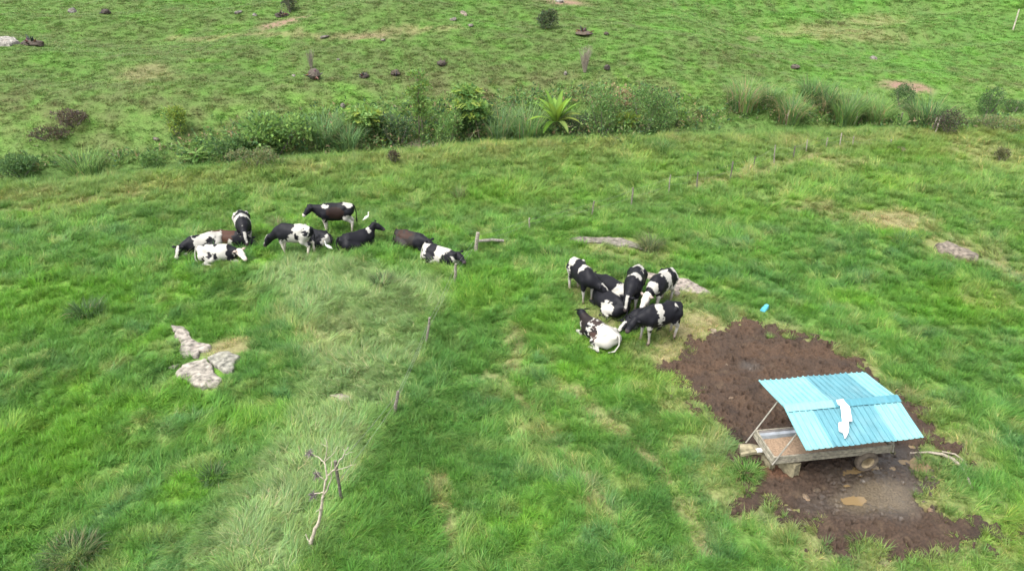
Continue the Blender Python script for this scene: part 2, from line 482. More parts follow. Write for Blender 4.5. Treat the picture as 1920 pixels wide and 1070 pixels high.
def mat_ground():
    m, t, b = new_mat('pasture_soil')
    at = t.nodes.new('ShaderNodeAttribute'); at.attribute_name = 'Col'
    tc = t.nodes.new('ShaderNodeTexCoord')
    n1 = t.nodes.new('ShaderNodeTexNoise'); n1.inputs['Scale'].default_value = 2.2; n1.inputs['Detail'].default_value = 8; n1.inputs['Roughness'].default_value = 0.65
    n2 = t.nodes.new('ShaderNodeTexNoise'); n2.inputs['Scale'].default_value = 11; n2.inputs['Detail'].default_value = 6
    for n in (n1, n2): t.links.new(tc.outputs['Object'], n.inputs['Vector'])
    r = t.nodes.new('ShaderNodeMapRange'); r.inputs['From Min'].default_value = .3; r.inputs['From Max'].default_value = .7; r.inputs['To Min'].default_value = 0.7; r.inputs['To Max'].default_value = 1.25
    t.links.new(n2.outputs['Fac'], r.inputs['Value'])
    mx = t.nodes.new('ShaderNodeMix'); mx.data_type = 'RGBA'; mx.blend_type = 'MULTIPLY'; mx.inputs['Factor'].default_value = 1
    t.links.new(at.outputs['Color'], mx.inputs['A']); t.links.new(r.outputs['Result'], mx.inputs['B'])
    r2 = t.nodes.new('ShaderNodeMapRange'); r2.inputs['From Min'].default_value = .52; r2.inputs['From Max'].default_value = .66; r2.inputs['To Max'].default_value = 0.22
    t.links.new(n1.outputs['Fac'], r2.inputs['Value'])
    m2 = t.nodes.new('ShaderNodeMix'); m2.data_type = 'RGBA'
    t.links.new(r2.outputs['Result'], m2.inputs['Factor']); t.links.new(mx.outputs['Result'], m2.inputs['A'])
    m2.inputs['B'].default_value = (0.085, 0.066, 0.036, 1)
    t.links.new(m2.outputs['Result'], b.inputs['Base Color'])
    b.inputs['Roughness'].default_value = 0.95; b.inputs['Specular IOR Level'].default_value = 0.1
    bp = t.nodes.new('ShaderNodeBump'); bp.inputs['Strength'].default_value = 0.8; bp.inputs['Distance'].default_value = 0.06
    t.links.new(n2.outputs['Fac'], bp.inputs['Height']); t.links.new(bp.outputs['Normal'], b.inputs['Normal'])
    return m

xs = graded(-34, 36, 0.22, -900, 900)
ys = graded(7, 50, 0.22, -60, 1500, 1.06)
X, Y, Q = grid_mesh(xs, ys)
F = fields(X, Y)
gc = grass_colour(X, Y, F)
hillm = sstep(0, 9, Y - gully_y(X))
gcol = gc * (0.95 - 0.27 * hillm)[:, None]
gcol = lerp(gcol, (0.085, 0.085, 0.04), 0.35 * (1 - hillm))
gcol = lerp(gcol, (0.23, 0.175, 0.105), 0.55 * F['dry'])
gcol = lerp(gcol, (0.085, 0.050, 0.032), F['mud'])
gcol = lerp(gcol, (0.20, 0.13, 0.095), F['bare'])
Z = land(X, Y) - 0.10 * F['mud']
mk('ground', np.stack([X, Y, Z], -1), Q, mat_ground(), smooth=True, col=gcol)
tag(bpy.data.objects['ground'], 'green pasture running down to a gully and up the hillside', kind='structure')

# ------------------------------------------------------------------ trodden mud round the feeder
mx0, mx1 = MUD[:, 0].min() - 0.8, MUD[:, 0].max() + 0.8
my0, my1 = MUD[:, 1].min() - 0.8, MUD[:, 1].max() + 0.8
PUD = [(1600, 886, 26, 8), (1634, 880, 22, 7), (1672, 882, 15, 6), (1722, 872, 13, 10), (1690, 869, 11, 4), (1709, 839, 9, 4), (1600, 940, 18, 6), (1585, 912, 8, 3)]
PUDW = [(P(a, b)[:2], P(a + c, b)[0] - P(a, b)[0], abs(P(a, b - d)[1] - P(a, b + d)[1]) / 2) for a, b, c, d in PUD]
WET = [(P(1650, 920)[:2], 1.15, 0.95, 1.0), (P(1690, 875)[:2], 0.9, 0.8, 0.8), (P(1600, 900)[:2], 0.8, 0.6, .6), (P(1405, 690)[:2], .35, .25, .8), (P(1560, 950)[:2], .7, .5, .5)]
X, Y, Q = grid_mesh(np.arange(mx0, mx1, 0.032), np.arange(my0, my1, 0.032))
F = fields(X, Y)
wet = blobs(X, Y, WET, 0.5 * fbm(X / .7, Y / .7, 71, 3))
clod = 0.012 * vnoise(X / 0.065, Y / 0.065, 60) + 0.034 * fbm(X / 0.30, Y / 0.30, 61, 3) + 0.022 * np.abs(vnoise(X / 0.12, Y / 0.12, 62)) + 0.030 * vnoise(X / 0.8, Y / 0.8, 63)
prints = np.zeros_like(X)
hp = RNG.uniform([mx0, my0], [mx1, my1], (1500, 2))
gx, gy = np.arange(mx0, mx1, 0.032), np.arange(my0, my1, 0.032)
PR = prints.reshape(len(gy), len(gx)); XX = X.reshape(PR.shape); YY = Y.reshape(PR.shape)
for (hx, hy) in hp:
    i, j = int((hx - mx0) / .032), int((hy - my0) / .032)
    r = RNG.uniform(0.05, 0.095); a = RNG.uniform(0, 3.14); k = 7
    sl = (slice(max(j - k, 0), j + k), slice(max(i - k, 0), i + k))
    dx, dy = XX[sl] - hx, YY[sl] - hy
    u, v = dx * math.cos(a) + dy * math.sin(a), -dx * math.sin(a) + dy * math.cos(a)
    q = np.sqrt((u / r) ** 2 + (v / (r * 0.7)) ** 2)
    PR[sl] += RNG.uniform(0.4, 1.0) * (-0.055 * np.exp(-q ** 4) + 0.022 * np.exp(-((q - 1.35) / 0.3) ** 2))
pud = np.zeros_like(X)
for (c, rx, ry) in PUDW:
    pud = np.maximum(pud, np.exp(-(((X - c[0]) / rx) ** 2 + ((Y - c[1]) / ry) ** 2)))
flat = blobs(X, Y, [(P(1655, 935)[:2], 0.85, 0.5, 1.0), (P(1600, 945)[:2], 0.5, 0.3, .8)], 0.3 * fbm(X / .5, Y / .5, 72, 2))
rough_h = 2.4 * (clod + prints) * (1 - 0.96 * flat) * (1 - .62 * wet)
Zm = land(X, Y) + np.where(F['mud'] > 0, rough_h * sstep(0, .5, F['mud']), 0) + 0.03 * F['mud'] - 0.16 * (1 - sstep(0.0, 0.4, F['mud'])) - 0.045 * pud - 0.03 * flat
mc = np.tile(np.array([0.105, 0.064, 0.042]), (len(X), 1))
mc = lerp(mc, (0.070, 0.044, 0.031), sstep(0, .5, fbm(X / 1.1, Y / 1.1, 64, 3)))
mc = lerp(mc, (0.17, 0.115, 0.072), 0.6 * sstep(0.15, .6, fbm(X / .35, Y / .35, 65, 2)))
mc = lerp(mc, (0.15, 0.085, 0.05), 0.7 * sstep(3.5, 7.0, Y - my0) * sstep(-.2, .4, fbm(X / .8, Y / .8, 66, 2)))
mc = lerp(mc, (0.130, 0.105, 0.085), 0.75 * wet)
mc = lerp(mc, (0.27, 0.215, 0.150), 0.8 * flat)
mc *= np.array([.37, .365, .335])
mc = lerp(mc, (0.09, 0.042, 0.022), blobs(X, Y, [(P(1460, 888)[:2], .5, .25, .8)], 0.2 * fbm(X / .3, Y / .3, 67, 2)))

def mat_mud():
    m, t, b = new_mat('mud')
    at = t.nodes.new('ShaderNodeAttribute'); at.attribute_name = 'Col'
    tc = t.nodes.new('ShaderNodeTexCoord')
    nz = t.nodes.new('ShaderNodeTexNoise'); nz.inputs['Scale'].default_value = 22; nz.inputs['Detail'].default_value = 6
    t.links.new(tc.outputs['Object'], nz.inputs['Vector'])
    r = t.nodes.new('ShaderNodeMapRange'); r.inputs['From Min'].default_value = .3; r.inputs['From Max'].default_value = .7; r.inputs['To Min'].default_value = 0.6; r.inputs['To Max'].default_value = 1.4
    t.links.new(nz.outputs['Fac'], r.inputs['Value'])
    mx = t.nodes.new('ShaderNodeMix'); mx.data_type = 'RGBA'; mx.blend_type = 'MULTIPLY'; mx.inputs['Factor'].default_value = 1
    t.links.new(at.outputs['Color'], mx.inputs['A']); t.links.new(r.outputs['Result'], mx.inputs['B'])
    t.links.new(mx.outputs['Result'], b.inputs['Base Color'])
    w = t.nodes.new('ShaderNodeAttribute'); w.attribute_name = 'wet'
    mr = t.nodes.new('ShaderNodeMapRange'); mr.inputs['To Min'].default_value = 0.9; mr.inputs['To Max'].default_value = 0.2
    t.links.new(w.outputs['Fac'], mr.inputs['Value']); t.links.new(mr.outputs['Result'], b.inputs['Roughness'])
    b.inputs['Specular IOR Level'].default_value = 0.4
    bp = t.nodes.new('ShaderNodeBump'); bp.inputs['Strength'].default_value = 0.5; bp.inputs['Distance'].default_value = 0.02
    t.links.new(nz.outputs['Fac'], bp.inputs['Height']); t.links.new(bp.outputs['Normal'], b.inputs['Normal'])
    return m
keep = (F['mud'][Q] > 0.0).any(1)
o = mk('mud', np.stack([X, Y, Zm], -1), Q[keep], mat_mud(), smooth=True, col=mc, attrs={'wet': np.maximum(.75 * wet, flat)})
tag(o, 'dark trodden mud around the trailer feeder', kind='structure')

m, t, b = new_mat('muddy_water')
b.inputs['Base Color'].default_value = (0.17, 0.118, 0.058, 1); b.inputs['Roughness'].default_value = 0.07
M['water'] = m
for (c, rx, ry) in PUDW:
    n = 30
    ang = np.linspace(0, 2 * np.pi, n, endpoint=False)
    rr = 1.0 + 0.35 * fbm(np.cos(ang) * 1.8 + c[0], np.sin(ang) * 1.8 + c[1], 73, 2)
    v = [(c[0], c[1], 0)] + [(c[0] + rx * 1.45 * r * math.cos(a), c[1] + ry * 1.45 * r * math.sin(a), 0) for a, r in zip(ang, rr)]
    z = float(land(c[0], c[1])) + 0.003
    o = mk('puddle', [(a, b_, z) for a, b_, _ in v], [(0, i + 1, (i + 1) % n + 1) for i in range(n)], M['water'])
    tag(o, 'tan puddle in the mud beside the trailer wheel', kind='structure')

# ------------------------------------------------------------------ stones lying flush in the pasture
def slab_mesh(poly, rise, seed, inset=0.55):
    """an uneven, weathered slab over a ground outline"""
    poly = np.asarray(poly)
    pts = []
    for i in range(len(poly)):
        a, b = poly[i], poly[(i + 1) % len(poly)]
        k = max(2, int(np.linalg.norm(b - a) / 0.09))
        for j in range(k):
            pts.append(a + (b - a) * j / k)
    pts = np.array(pts)
    n = len(pts)
    c = pts.mean(0)
    pts = pts + np.stack([0.06 * fbm(pts[:, 0] / .25, pts[:, 1] / .25, seed, 2), 0.06 * fbm(pts[:, 0] / .25, pts[:, 1] / .25, seed + 1, 2)], -1)
    rings = [(1.04, -0.12), (1.0, 0.25), (0.965, 0.72), (0.90, 0.9), (0.75, 1.0), (0.55, 1.0), (0.33, 1.02), (0.12, 1.02)]
    V, Fc = [], []
    for s, h in rings:
        p = c + (pts - c) * s
        z = land(p[:, 0], p[:, 1])
        nz = fbm(p[:, 0] / 0.45, p[:, 1] / 0.45, seed + 3, 3)
        V.append(np.stack([p[:, 0], p[:, 1], z + (rise * h + (0.35 * rise * nz if h > 0.5 else 0)) if h > 0 else z - 0.15], -1))
    V = np.concatenate(V + [np.array([[c[0], c[1], land(*c) + rise * 1.02]])])
    for k in range(len(rings) - 1):
        for i in range(n):
            Fc.append((k * n + i, k * n + (i + 1) % n, (k + 1) * n + (i + 1) % n, (k + 1) * n + i))
    last = (len(rings) - 1) * n
    for i in range(n):
        Fc.append((last + i, last + (i + 1) % n, len(V) - 1))
    return V, Fc

def slab(px_pts, rise, label, tint=(1, 1, 1), tint2=(0.6, 0.5, 0.45), name='rock_slab', group=None):
    poly = np.array([P(*p)[:2] for p in px_pts])
    ROCK_SPOTS.append(poly)
    V, Fc = slab_mesh(poly, rise, len(ROCK_SPOTS) * 7 + 100)
    nz = fbm(V[:, 0] / .35, V[:, 1] / .35, 200 + len(ROCK_SPOTS), 3)
    col = lerp(np.tile(np.array(tint, float), (len(V), 1)), tint2, sstep(0.25, 0.6, nz))
    o = mk(name, V, Fc, M['stone'], smooth=False, col=col)
    return tag(o, label, 'rock', group, kind='thing')

slab([(322, 612), (345, 616), (362, 640), (380, 648), (398, 650), (392, 660), (376, 664), (372, 674), (345, 672), (336, 666), (342, 650), (330, 636)], 0.10,
     'pale pinkish rock slab tapering to a point, uppermost of the cluster', (1.12, 1.05, 1.0), (0.9, 0.62, 0.52), group='rock cluster in the long grass')
slab([(389, 676), (410, 666), (430, 663), (450, 674), (444, 686), (436, 702), (422, 702), (410, 692), (400, 688)], 0.14,
     'grey-green rock slab with dark lichen, beside the cracked gap in the cluster', (0.92, 0.93, 0.86), (0.7, 0.72, 0.62), group='rock cluster in the long grass')
slab([(328, 704), (342, 690), (366, 682), (386, 678), (398, 690), (404, 706), (420, 718), (412, 730), (392, 728), (380, 734), (352, 720)], 0.15,
     'broad cream rock slab, lowest and largest of the cluster', (1.1, 1.05, 0.98), (0.72, 0.62, 0.55), group='rock cluster in the long grass')
slab([(318, 690), (334, 684), (340, 688), (328, 697)], 0.07, 'small chip of cream rock beside the largest slab', (1.0, .98, .9), group='rock cluster in the long grass')
slab([(614, 742), (640, 740), (656, 746), (657, 758), (648, 768), (640, 758), (632, 748)], 0.05, 'small bare sliver of pale rock alone in the flattened grass', (1.25, 1.15, 1.0), (1.0, .85, .7))
slab([(1202, 512), (1222, 514), (1250, 520), (1290, 524), (1318, 540), (1334, 552), (1305, 550), (1275, 545), (1250, 540), (1225, 530), (1208, 524)], 0.06,
     'long flat pinkish rock slab behind the standing cows', (1.05, 0.95, 0.9), (0.85, 0.6, 0.55))
slab([(1252, 540), (1268, 543), (1278, 552), (1268, 556), (1256, 548)], 0.05, 'small pink rock slab under the edge of the long flat one', (1.05, .92, .85))
slab([(1066, 450), (1090, 446), (1120, 450), (1140, 446), (1170, 450), (1196, 460), (1222, 478), (1200, 468), (1170, 464), (1130, 458), (1095, 458)], 0.10,
     'low jagged grey rock ledge near the bushy tuft', (0.72, 0.68, 0.62), (.5, .45, .42), name='rock_ledge')
slab([(1752, 466), (1770, 460), (1790, 466), (1812, 474), (1834, 484), (1832, 492), (1810, 490), (1785, 484), (1760, 476)], 0.22,
     'lichen-covered grey boulder by the dry worn strip', (0.75, 0.66, 0.58), (.55, .45, .38), name='boulder')
slab([(-15, 76), (10, 74), (30, 76), (38, 83), (20, 88), (-15, 88)], 0.25, 'pale rock outcrop cut by the picture edge on the hillside', (1.1, 1.08, 1.05))

# ------------------------------------------------------------------ grass
def blade(mb, base, length, width, lean_dir, lean, curl, tint, segs=3):
    """a tapering, arching blade"""
    x, y = base
    p = Vector((x, y, -0.03)); up = lean
    d = Vector((math.cos(lean_dir), math.sin(lean_dir), 0))
    side = Vector((-d.y, d.x, 0))
    V = []
    st = length / segs
    for i in range(segs + 1):
        w = width * (1 - (i / segs) ** 1.6) * 0.5
        if i == segs: V.append(p.copy())
        else: V += [p - side * w, p + side * w]
        p = p + (d * math.sin(up) + Vector((0, 0, 1)) * math.cos(up)) * st
        up = up + curl / segs
        up = min(up, 2.0)
    Fc = [(2 * i, 2 * i + 1, 2 * i + 3, 2 * i + 2) for i in range(segs - 1)] + [(2 * segs - 2, 2 * segs - 1, 2 * segs)]
    mb.add(V, Fc, tint)

def tuft(name, n, rad, ln, wd, lean, curl, flow=None, straw=0.06, seed=0):
    rr = random.Random(seed)
    mb = MB()
    for i in range(n):
        a, r = rr.uniform(0, 6.283), rad * math.sqrt(rr.random())
        x, y = r * math.cos(a), r * math.sin(a)
        if flow is None: ld = a + rr.gauss(0, 0.7)
        else: ld = rr.gauss(0, flow)
        g = rr.uniform(0.72, 1.25)
        t = (g * rr.uniform(0.9, 1.15), g, g * rr.uniform(0.8, 1.2))
        if rr.random() < straw: t = (2.4, 1.45, 2.2)
        blade(mb, (x, y), ln * rr.uniform(0.6, 1.15), wd * rr.uniform(0.7, 1.2), ld, max(0.02, rr.gauss(lean, 0.25 * lean + .08)), curl * rr.uniform(0.5, 1.4), t)
    me = bpy.data.meshes.new(name)
    me.from_pydata(mb.v, [], mb.f)
    a = me.color_attributes.new('Col', 'FLOAT_COLOR', 'POINT')
    c = np.ones((len(mb.v), 4)); c[:, :3] = np.array(mb.c); a.data.foreach_set('color', c.ravel())
    me.materials.append(M['grass'])
    return bpy.data.objects.new(name, me)

KINDS_ = [('tuft_up', 44, .12, .29, .016, .42, 1.4, None, .05), ('tuft_up', 48, .14, .23, .016, .5, 1.5, None, .07), ('tuft_up', 40, .10, .33, .015, .36, 1.3, None, .05),
          ('tuft_laid', 42, .15, .41, .015, .80, 1.4, .6, .10), ('tuft_laid', 42, .16, .35, .016, .9, 1.2, .8, .13), ('tuft_laid', 44, .14, .46, .015, .70, 1.6, .5, .09),
          ('turf_short', 60, .20, .13, .014, .55, .8, None, .12), ('turf_short', 56, .20, .10, .014, .7, .8, None, .16),
          ('tuft_hill', 44, .25, .16, .026, .75, .9, None, .10), ('tuft_hill', 44, .27, .13, .028, .8, 1.0, None, .12), ('tuft_hill', 40, .23, .20, .026, .65, .9, None, .10)]
lib = bpy.data.collections.new('tuft_library')
for i, k in enumerate(KINDS_):
    ob = tuft('%02d_%s' % (i, k[0]), *k[1:], seed=40 + i)
    lib.objects.link(ob)

def gn_scatter(name):
    g = bpy.data.node_groups.new(name, 'GeometryNodeTree')
    g.interface.new_socket('Geometry', in_out='INPUT', socket_type='NodeSocketGeometry')
    g.interface.new_socket('Geometry', in_out='OUTPUT', socket_type='NodeSocketGeometry')
    N = g.nodes.new
    gi, go = N('NodeGroupInput'), N('NodeGroupOutput')
    ci = N('GeometryNodeCollectionInfo'); ci.inputs['Collection'].default_value = lib
    ci.inputs['Separate Children'].default_value = True; ci.inputs['Reset Children'].default_value = True
    ip = N('GeometryNodeInstanceOnPoints'); ip.inputs['Pick Instance'].default_value = True
    def named(nm, ty):
        a = N('GeometryNodeInputNamedAttribute'); a.data_type = ty; a.inputs['Name'].default_value = nm
        return a.outputs['Attribute']
    g.links.new(gi.outputs[0], ip.inputs['Points'])
    g.links.new(ci.outputs[0], ip.inputs['Instance'])
    g.links.new(named('idx', 'INT'), ip.inputs['Instance Index'])
    er = N('FunctionNodeEulerToRotation')
    g.links.new(named('rot', 'FLOAT_VECTOR'), er.inputs[0])
    g.links.new(er.outputs[0], ip.inputs['Rotation'])
    g.links.new(named('scl', 'FLOAT_VECTOR'), ip.inputs['Scale'])
    g.links.new(ip.outputs[0], go.inputs[0])
    return g
GN = gn_scatter('grass_scatter')

def scatter(name, pos, idx, rot, scl, col, label):
    me = bpy.data.meshes.new(name)
    n = len(pos)
    me.vertices.add(n); me.vertices.foreach_set('co', np.ascontiguousarray(pos, float).ravel())
    a = me.attributes.new('idx', 'INT', 'POINT'); a.data.foreach_set('value', idx.astype(np.int32))
    a = me.attributes.new('rot', 'FLOAT_VECTOR', 'POINT'); a.data.foreach_set('vector', np.ascontiguousarray(rot, float).ravel())
    a = me.attributes.new('scl', 'FLOAT_VECTOR', 'POINT'); a.data.foreach_set('vector', np.ascontiguousarray(scl, float).ravel())
    a = me.attributes.new('icol', 'FLOAT_COLOR', 'POINT'); c = np.ones((n, 4)); c[:, :3] = col; a.data.foreach_set('color', c.ravel())
    o = bpy.data.objects.new(name, me); COL.objects.link(o)
    md = o.modifiers.new('scatter', 'NODES'); md.node_group = GN
    return tag(o, label, kind='stuff')

def rand_zone(y0, y1, dens):
    hw = lambda y: 0.80 * (y + 5) + 4
    W = hw(y1)
    n = int((y1 - y0) * 2 * W * dens)
    x, y = RNG.uniform(-W, W, n), RNG.uniform(y0, y1, n)
    k = np.abs(x) < hw(y)
    return x[k], y[k]

KEEP_OUT = []       # (x, y, r): nothing grows inside the feeder

def grow(name, zones, label, hill=False):
    xs_, ys_, sc_ = [], [], []
    for y0, y1, d, s in zones:
        a, b = rand_zone(y0, y1, d); xs_.append(a); ys_.append(b); sc_.append(np.full(len(a), s))
    x, y, base = np.concatenate(xs_), np.concatenate(ys_), np.concatenate(sc_)
    s = y - gully_y(x)
    k = (s >= 1.0) if hill else (s < 1.0)
    x, y, base = x[k], y[k], base[k]
    F = fields(x, y)
    u = RNG.random(len(x))
    k = (F['mud'] < 0.15 + 0.75 * u * u) & (u > 0.62 * F['dry'] * (1 if not hill else .7)) & (u > 0.93 * F['bare'])
    if not hill: k &= u > 0.75 * sstep(0.05, 0.5, -fbm(x / 0.55, y / 0.55, 84, 2))      # the sward is clumpy
    for pl in ROCK_SPOTS:
        k &= poly_sd(x, y, pl) < -0.14 * u
    for (kx, ky, kr) in KEEP_OUT:
        k &= (x - kx) ** 2 + (y - ky) ** 2 > kr * kr
    x, y, base, u = x[k], y[k], base[k], RNG.random(k.sum())
    F = {a: b[k] for a, b in F.items()}
    n = len(x)
    col = grass_colour(x, y, F) * (RNG.uniform(0.92, 1.1, (n, 1)) if hill else RNG.uniform(0.80, 1.22, (n, 1))) * RNG.uniform(0.94, 1.06, (n, 3))
    flow = 2.2 * np.pi * fbm(x / 4.5, y / 4.5, 81, 2) + 0.9
    rot = np.zeros((n, 3)); rot[:, 2] = RNG.uniform(0, 6.283, n)
    rot[:, :2] = RNG.normal(0, 0.12, (n, 2))
    hgt = np.clip(1.0 + 0.45 * fbm(x / 1.1, y / 1.1, 82, 3) + 0.55 * fbm(x / 0.55, y / 0.55, 84, 2) + 0.2 * F['lush'], 0.4, 1.8)
    if hill:
        idx = 8 + RNG.integers(0, 3, n)
        hgt *= np.where(F['brown'] > .35, 1.15, 0.8)
    else:
        lay = sstep(-0.15, 0.35, fbm(x / 2.6, y / 2.6, 83, 2)) * 0.75 + 0.8 * F['pale']
        isl = RNG.random(n) < lay
        idx = np.where(isl, 3 + RNG.integers(0, 3, n), RNG.integers(0, 3, n))
        sh = RNG.random(n) < np.maximum(F['dry'] * 1.25, sstep(.1, .25, F['mud']) * .7)
        idx = np.where(sh, 6 + RNG.integers(0, 2, n), idx)
        rot[:, 2] = np.where(isl & ~sh, flow + RNG.normal(0, 0.35, n), rot[:, 2])
    scl = np.stack([base, base, base * hgt], -1) * RNG.uniform(0.8, 1.25, (n, 1))
    scatter(name, np.stack([x, y, land(x, y)], -1), idx, rot, scl, col, label)
    return n

# ------------------------------------------------------------------ cattle: one continuous skin per animal, grown from a posed skeleton
def surface_nets(f, org, h):
    ins = f < 0
    nx, ny, nz = f.shape
    c = [(i, j, k) for i in (0, 1) for j in (0, 1) for k in (0, 1)]
    cor = np.stack([ins[i:nx - 1 + i, j:ny - 1 + j, k:nz - 1 + k] for i, j, k in c], -1)
    s = cor.sum(-1)
    act = (s > 0) & (s < 8)
    ci = np.argwhere(act)
    vid = -np.ones(act.shape, int)
    vid[tuple(ci.T)] = np.arange(len(ci))
    fv = np.stack([f[ci[:, 0] + i, ci[:, 1] + j, ci[:, 2] + k] for i, j, k in c], -1)
    acc, cnt = np.zeros((len(ci), 3)), np.zeros(len(ci))
    ca = np.array(c, float)
    for a in range(8):
        for b in range(a + 1, 8):
            if np.abs(ca[a] - ca[b]).sum() != 1: continue
            fa, fb = fv[:, a], fv[:, b]
            x = (fa < 0) != (fb < 0)
            t = np.where(x, fa / np.where(x, fa - fb, 1), 0)
            acc += x[:, None] * (ca[a] + t[:, None] * (ca[b] - ca[a])); cnt += x
    V = org + h * (ci + acc / cnt[:, None])
    faces = []
    for ax in range(3):
        sl0 = [slice(None)] * 3; sl1 = [slice(None)] * 3
        sl0[ax], sl1[ax] = slice(0, -1), slice(1, None)
        ch = ins[tuple(sl0)] != ins[tuple(sl1)]
        e = np.argwhere(ch)
        o1, o2 = [(1, 2), (2, 0), (0, 1)][ax]
        ok = (e[:, o1] > 0) & (e[:, o2] > 0) & (e[:, o1] < f.shape[o1] - 1) & (e[:, o2] < f.shape[o2] - 1)
        e = e[ok]
        def at(d1, d2):
            q = e.copy(); q[:, o1] -= d1; q[:, o2] -= d2
            return vid[tuple(q.T)]
        q = np.stack([at(1, 1), at(0, 1), at(0, 0), at(1, 0)], -1)
        flip = ~ins[tuple(e.T)]
        q[flip] = q[flip][:, ::-1]
        faces.append(q)
    return V, np.concatenate(faces)

def seg_sd(p, a, b, ra, rb, ky=1.0):
    a, b = np.array(a, float), np.array(b, float)
    q = p - a; d = b - a
    s = np.array([1, ky, 1.0])
    q = q * s; d = d * s
    t = np.clip((q @ d) / max(d @ d, 1e-9), 0, 1)
    r = ra + (rb - ra) * t
    return np.sqrt(((q - t[..., None] * d) ** 2).sum(-1)) - r

def smin(a, b, k):
    h = np.clip(0.5 + 0.5 * (b - a) / k, 0, 1)
    return b * (1 - h) + a * h - k * h * (1 - h)

def cow_prims(pose, neck, head, side=1, stride=0.0):
    """list of (group, a, b, ra, rb, ky, blend). neck = (yaw, pitch, length), head = (yaw, pitch) in degrees, all in the animal's own frame"""
    Pm = []
    lie = pose == 'lie'
    dz = -0.60 if lie else 0.0
    A = lambda g, a, b, ra, rb, ky=1.0, k=0.07: Pm.append((g, a, b, ra, rb, ky, k))
    A('trunk', (-0.66, 0, 1.06 + dz), (-0.42, 0, 1.06 + dz), 0.24, 0.32, 1.02)
    A('trunk', (-0.42, 0, 1.00 + dz), (0.22, 0, 0.99 + dz), 0.355, 0.375, 1.0 if lie else 1.12)
    A('trunk', (-0.15, 0, 0.92 + dz), (0.12, 0, 0.92 + dz), 0.345, 0.345, 0.95 if lie else 1.08)
    A('trunk', (0.22, 0, 1.02 + dz), (0.56, 0, 1.00 + dz), 0.35, 0.25, 1.12)
    A('trunk', (-0.80, 0, 1.28 + dz), (-0.4, 0, 1.335 + dz), 0.055, 0.06, 1, .1)
    A('trunk', (-0.4, 0, 1.335 + dz), (0.38, 0, 1.33 + dz), 0.055, 0.075, 1, .1)
    for s in (-1, 1):
        A('trunk', (-0.50, s * 0.25, 1.25 + dz), (-0.46, s * 0.26, 1.21 + dz), 0.065, 0.06, 1, .06)
        A('trunk', (-0.82, s * 0.10, 1.20 + dz), (-0.60, s * 0.16, 1.10 + dz), 0.065, 0.12, 1, .08)
    ny, npi, nl = math.radians(neck[0]), math.radians(neck[1]), neck[2]
    nb = np.array([0.52, 0, 1.10 + dz])
    nd = np.array([math.cos(npi) * math.cos(ny), math.cos(npi) * math.sin(ny), math.sin(npi)])
    poll = nb + nd * nl
    nl *= 0.86
    poll = nb + nd * nl
    hy, hp = math.radians(head[0]), math.radians(head[1])
    hd = np.array([math.cos(hp) * math.cos(hy), math.cos(hp) * math.sin(hy), math.sin(hp)])
    lat = np.cross(np.array([0, 0, 1.0]), hd); lat /= np.linalg.norm(lat) + 1e-9
    upv = np.cross(hd, lat)
    A('neck', (0.44, 0, 1.16 + dz), poll - upv * .01, 0.19, 0.105, 1, .12)
    A('neck', (0.55, 0, 0.98 + dz), poll - upv * .10 + hd * .02, 0.20, 0.10, 1, .12)
    A('head', poll, poll + hd * 0.20, 0.135, 0.135, 1, .03)
    A('head', poll + hd * 0.18, poll + hd * 0.42, 0.118, 0.086, 1, .04)
    A('head', poll + hd * 0.42, poll + hd * 0.47, 0.090, 0.084, 1, .03)
    A('head', poll + hd * 0.10 - upv * .09, poll + hd * 0.34 - upv * .045, 0.085, 0.065, 1, .04)
    if not lie:
        for i, s in enumerate((-1, 1)):
            st = stride * (1 if i == 0 else -1)
            A('leg', (0.42, s * 0.17, 0.95), (0.45, s * 0.19, 0.66), 0.15, 0.09, 1, .08)
            A('leg', (0.45, s * 0.19, 0.66), (0.45 + st * .5, s * 0.175, 0.40), 0.088, 0.055, 1, .04)
            A('leg', (0.45 + st * .5, s * 0.175, 0.40), (0.45 + st, s * 0.17, 0.12), 0.052, 0.042, 1, .03)
            A('leg', (0.45 + st, s * 0.17, 0.12), (0.48 + st, s * 0.17, 0.0), 0.045, 0.062, 1, .02)
            A('leg', (-0.60, s * 0.17, 1.0), (-0.50, s * 0.20, 0.74), 0.22, 0.14, 1, .08)
            A('leg', (-0.50, s * 0.20, 0.74), (-0.74 - st * .5, s * 0.185, 0.50), 0.125, 0.062, 1, .05)
            A('leg', (-0.74 - st * .5, s * 0.185, 0.50), (-0.70 - st, s * 0.18, 0.13), 0.055, 0.043, 1, .03)
            A('leg', (-0.70 - st, s * 0.18, 0.13), (-0.67 - st, s * 0.18, 0.0), 0.046, 0.062, 1, .02)
        A('udder', (-0.46, 0, 0.66), (-0.34, 0, 0.68), 0.15, 0.12, 1, .06)
    else:
        for s in (-1, 1):
            A('leg', (0.42, s * 0.18, 0.35), (0.50, s * 0.22, 0.16), 0.15, 0.10, 1, .08)
            A('leg', (0.50, s * 0.22, 0.16), (0.82, s * 0.20, 0.08), 0.085, 0.06, 1, .04)
            A('leg', (0.82, s * 0.20, 0.08), (0.52, s * 0.24, 0.05), 0.05, 0.05, 1, .03)
        A('leg', (-0.55, side * 0.22, 0.34), (-0.18, side * 0.40, 0.24), 0.25, 0.15, 1, .08)
        A('leg', (-0.18, side * 0.40, 0.24), (-0.50, side * 0.52, 0.08), 0.12, 0.06, 1, .05)
        A('leg', (-0.50, side * 0.52, 0.08), (-0.12, side * 0.55, 0.05), 0.05, 0.045, 1, .03)
        A('leg', (-0.55, -side * 0.20, 0.32), (-0.15, -side * 0.26, 0.20), 0.24, 0.14, 1, .08)
    return Pm, poll, hd

BLACK, WHITE, BROWN_ = (0.0095, 0.0095, 0.012), (0.34, 0.325, 0.29), (0.021, 0.0125, 0.0105)
SOFTB = (0.018, 0.014, 0.014)

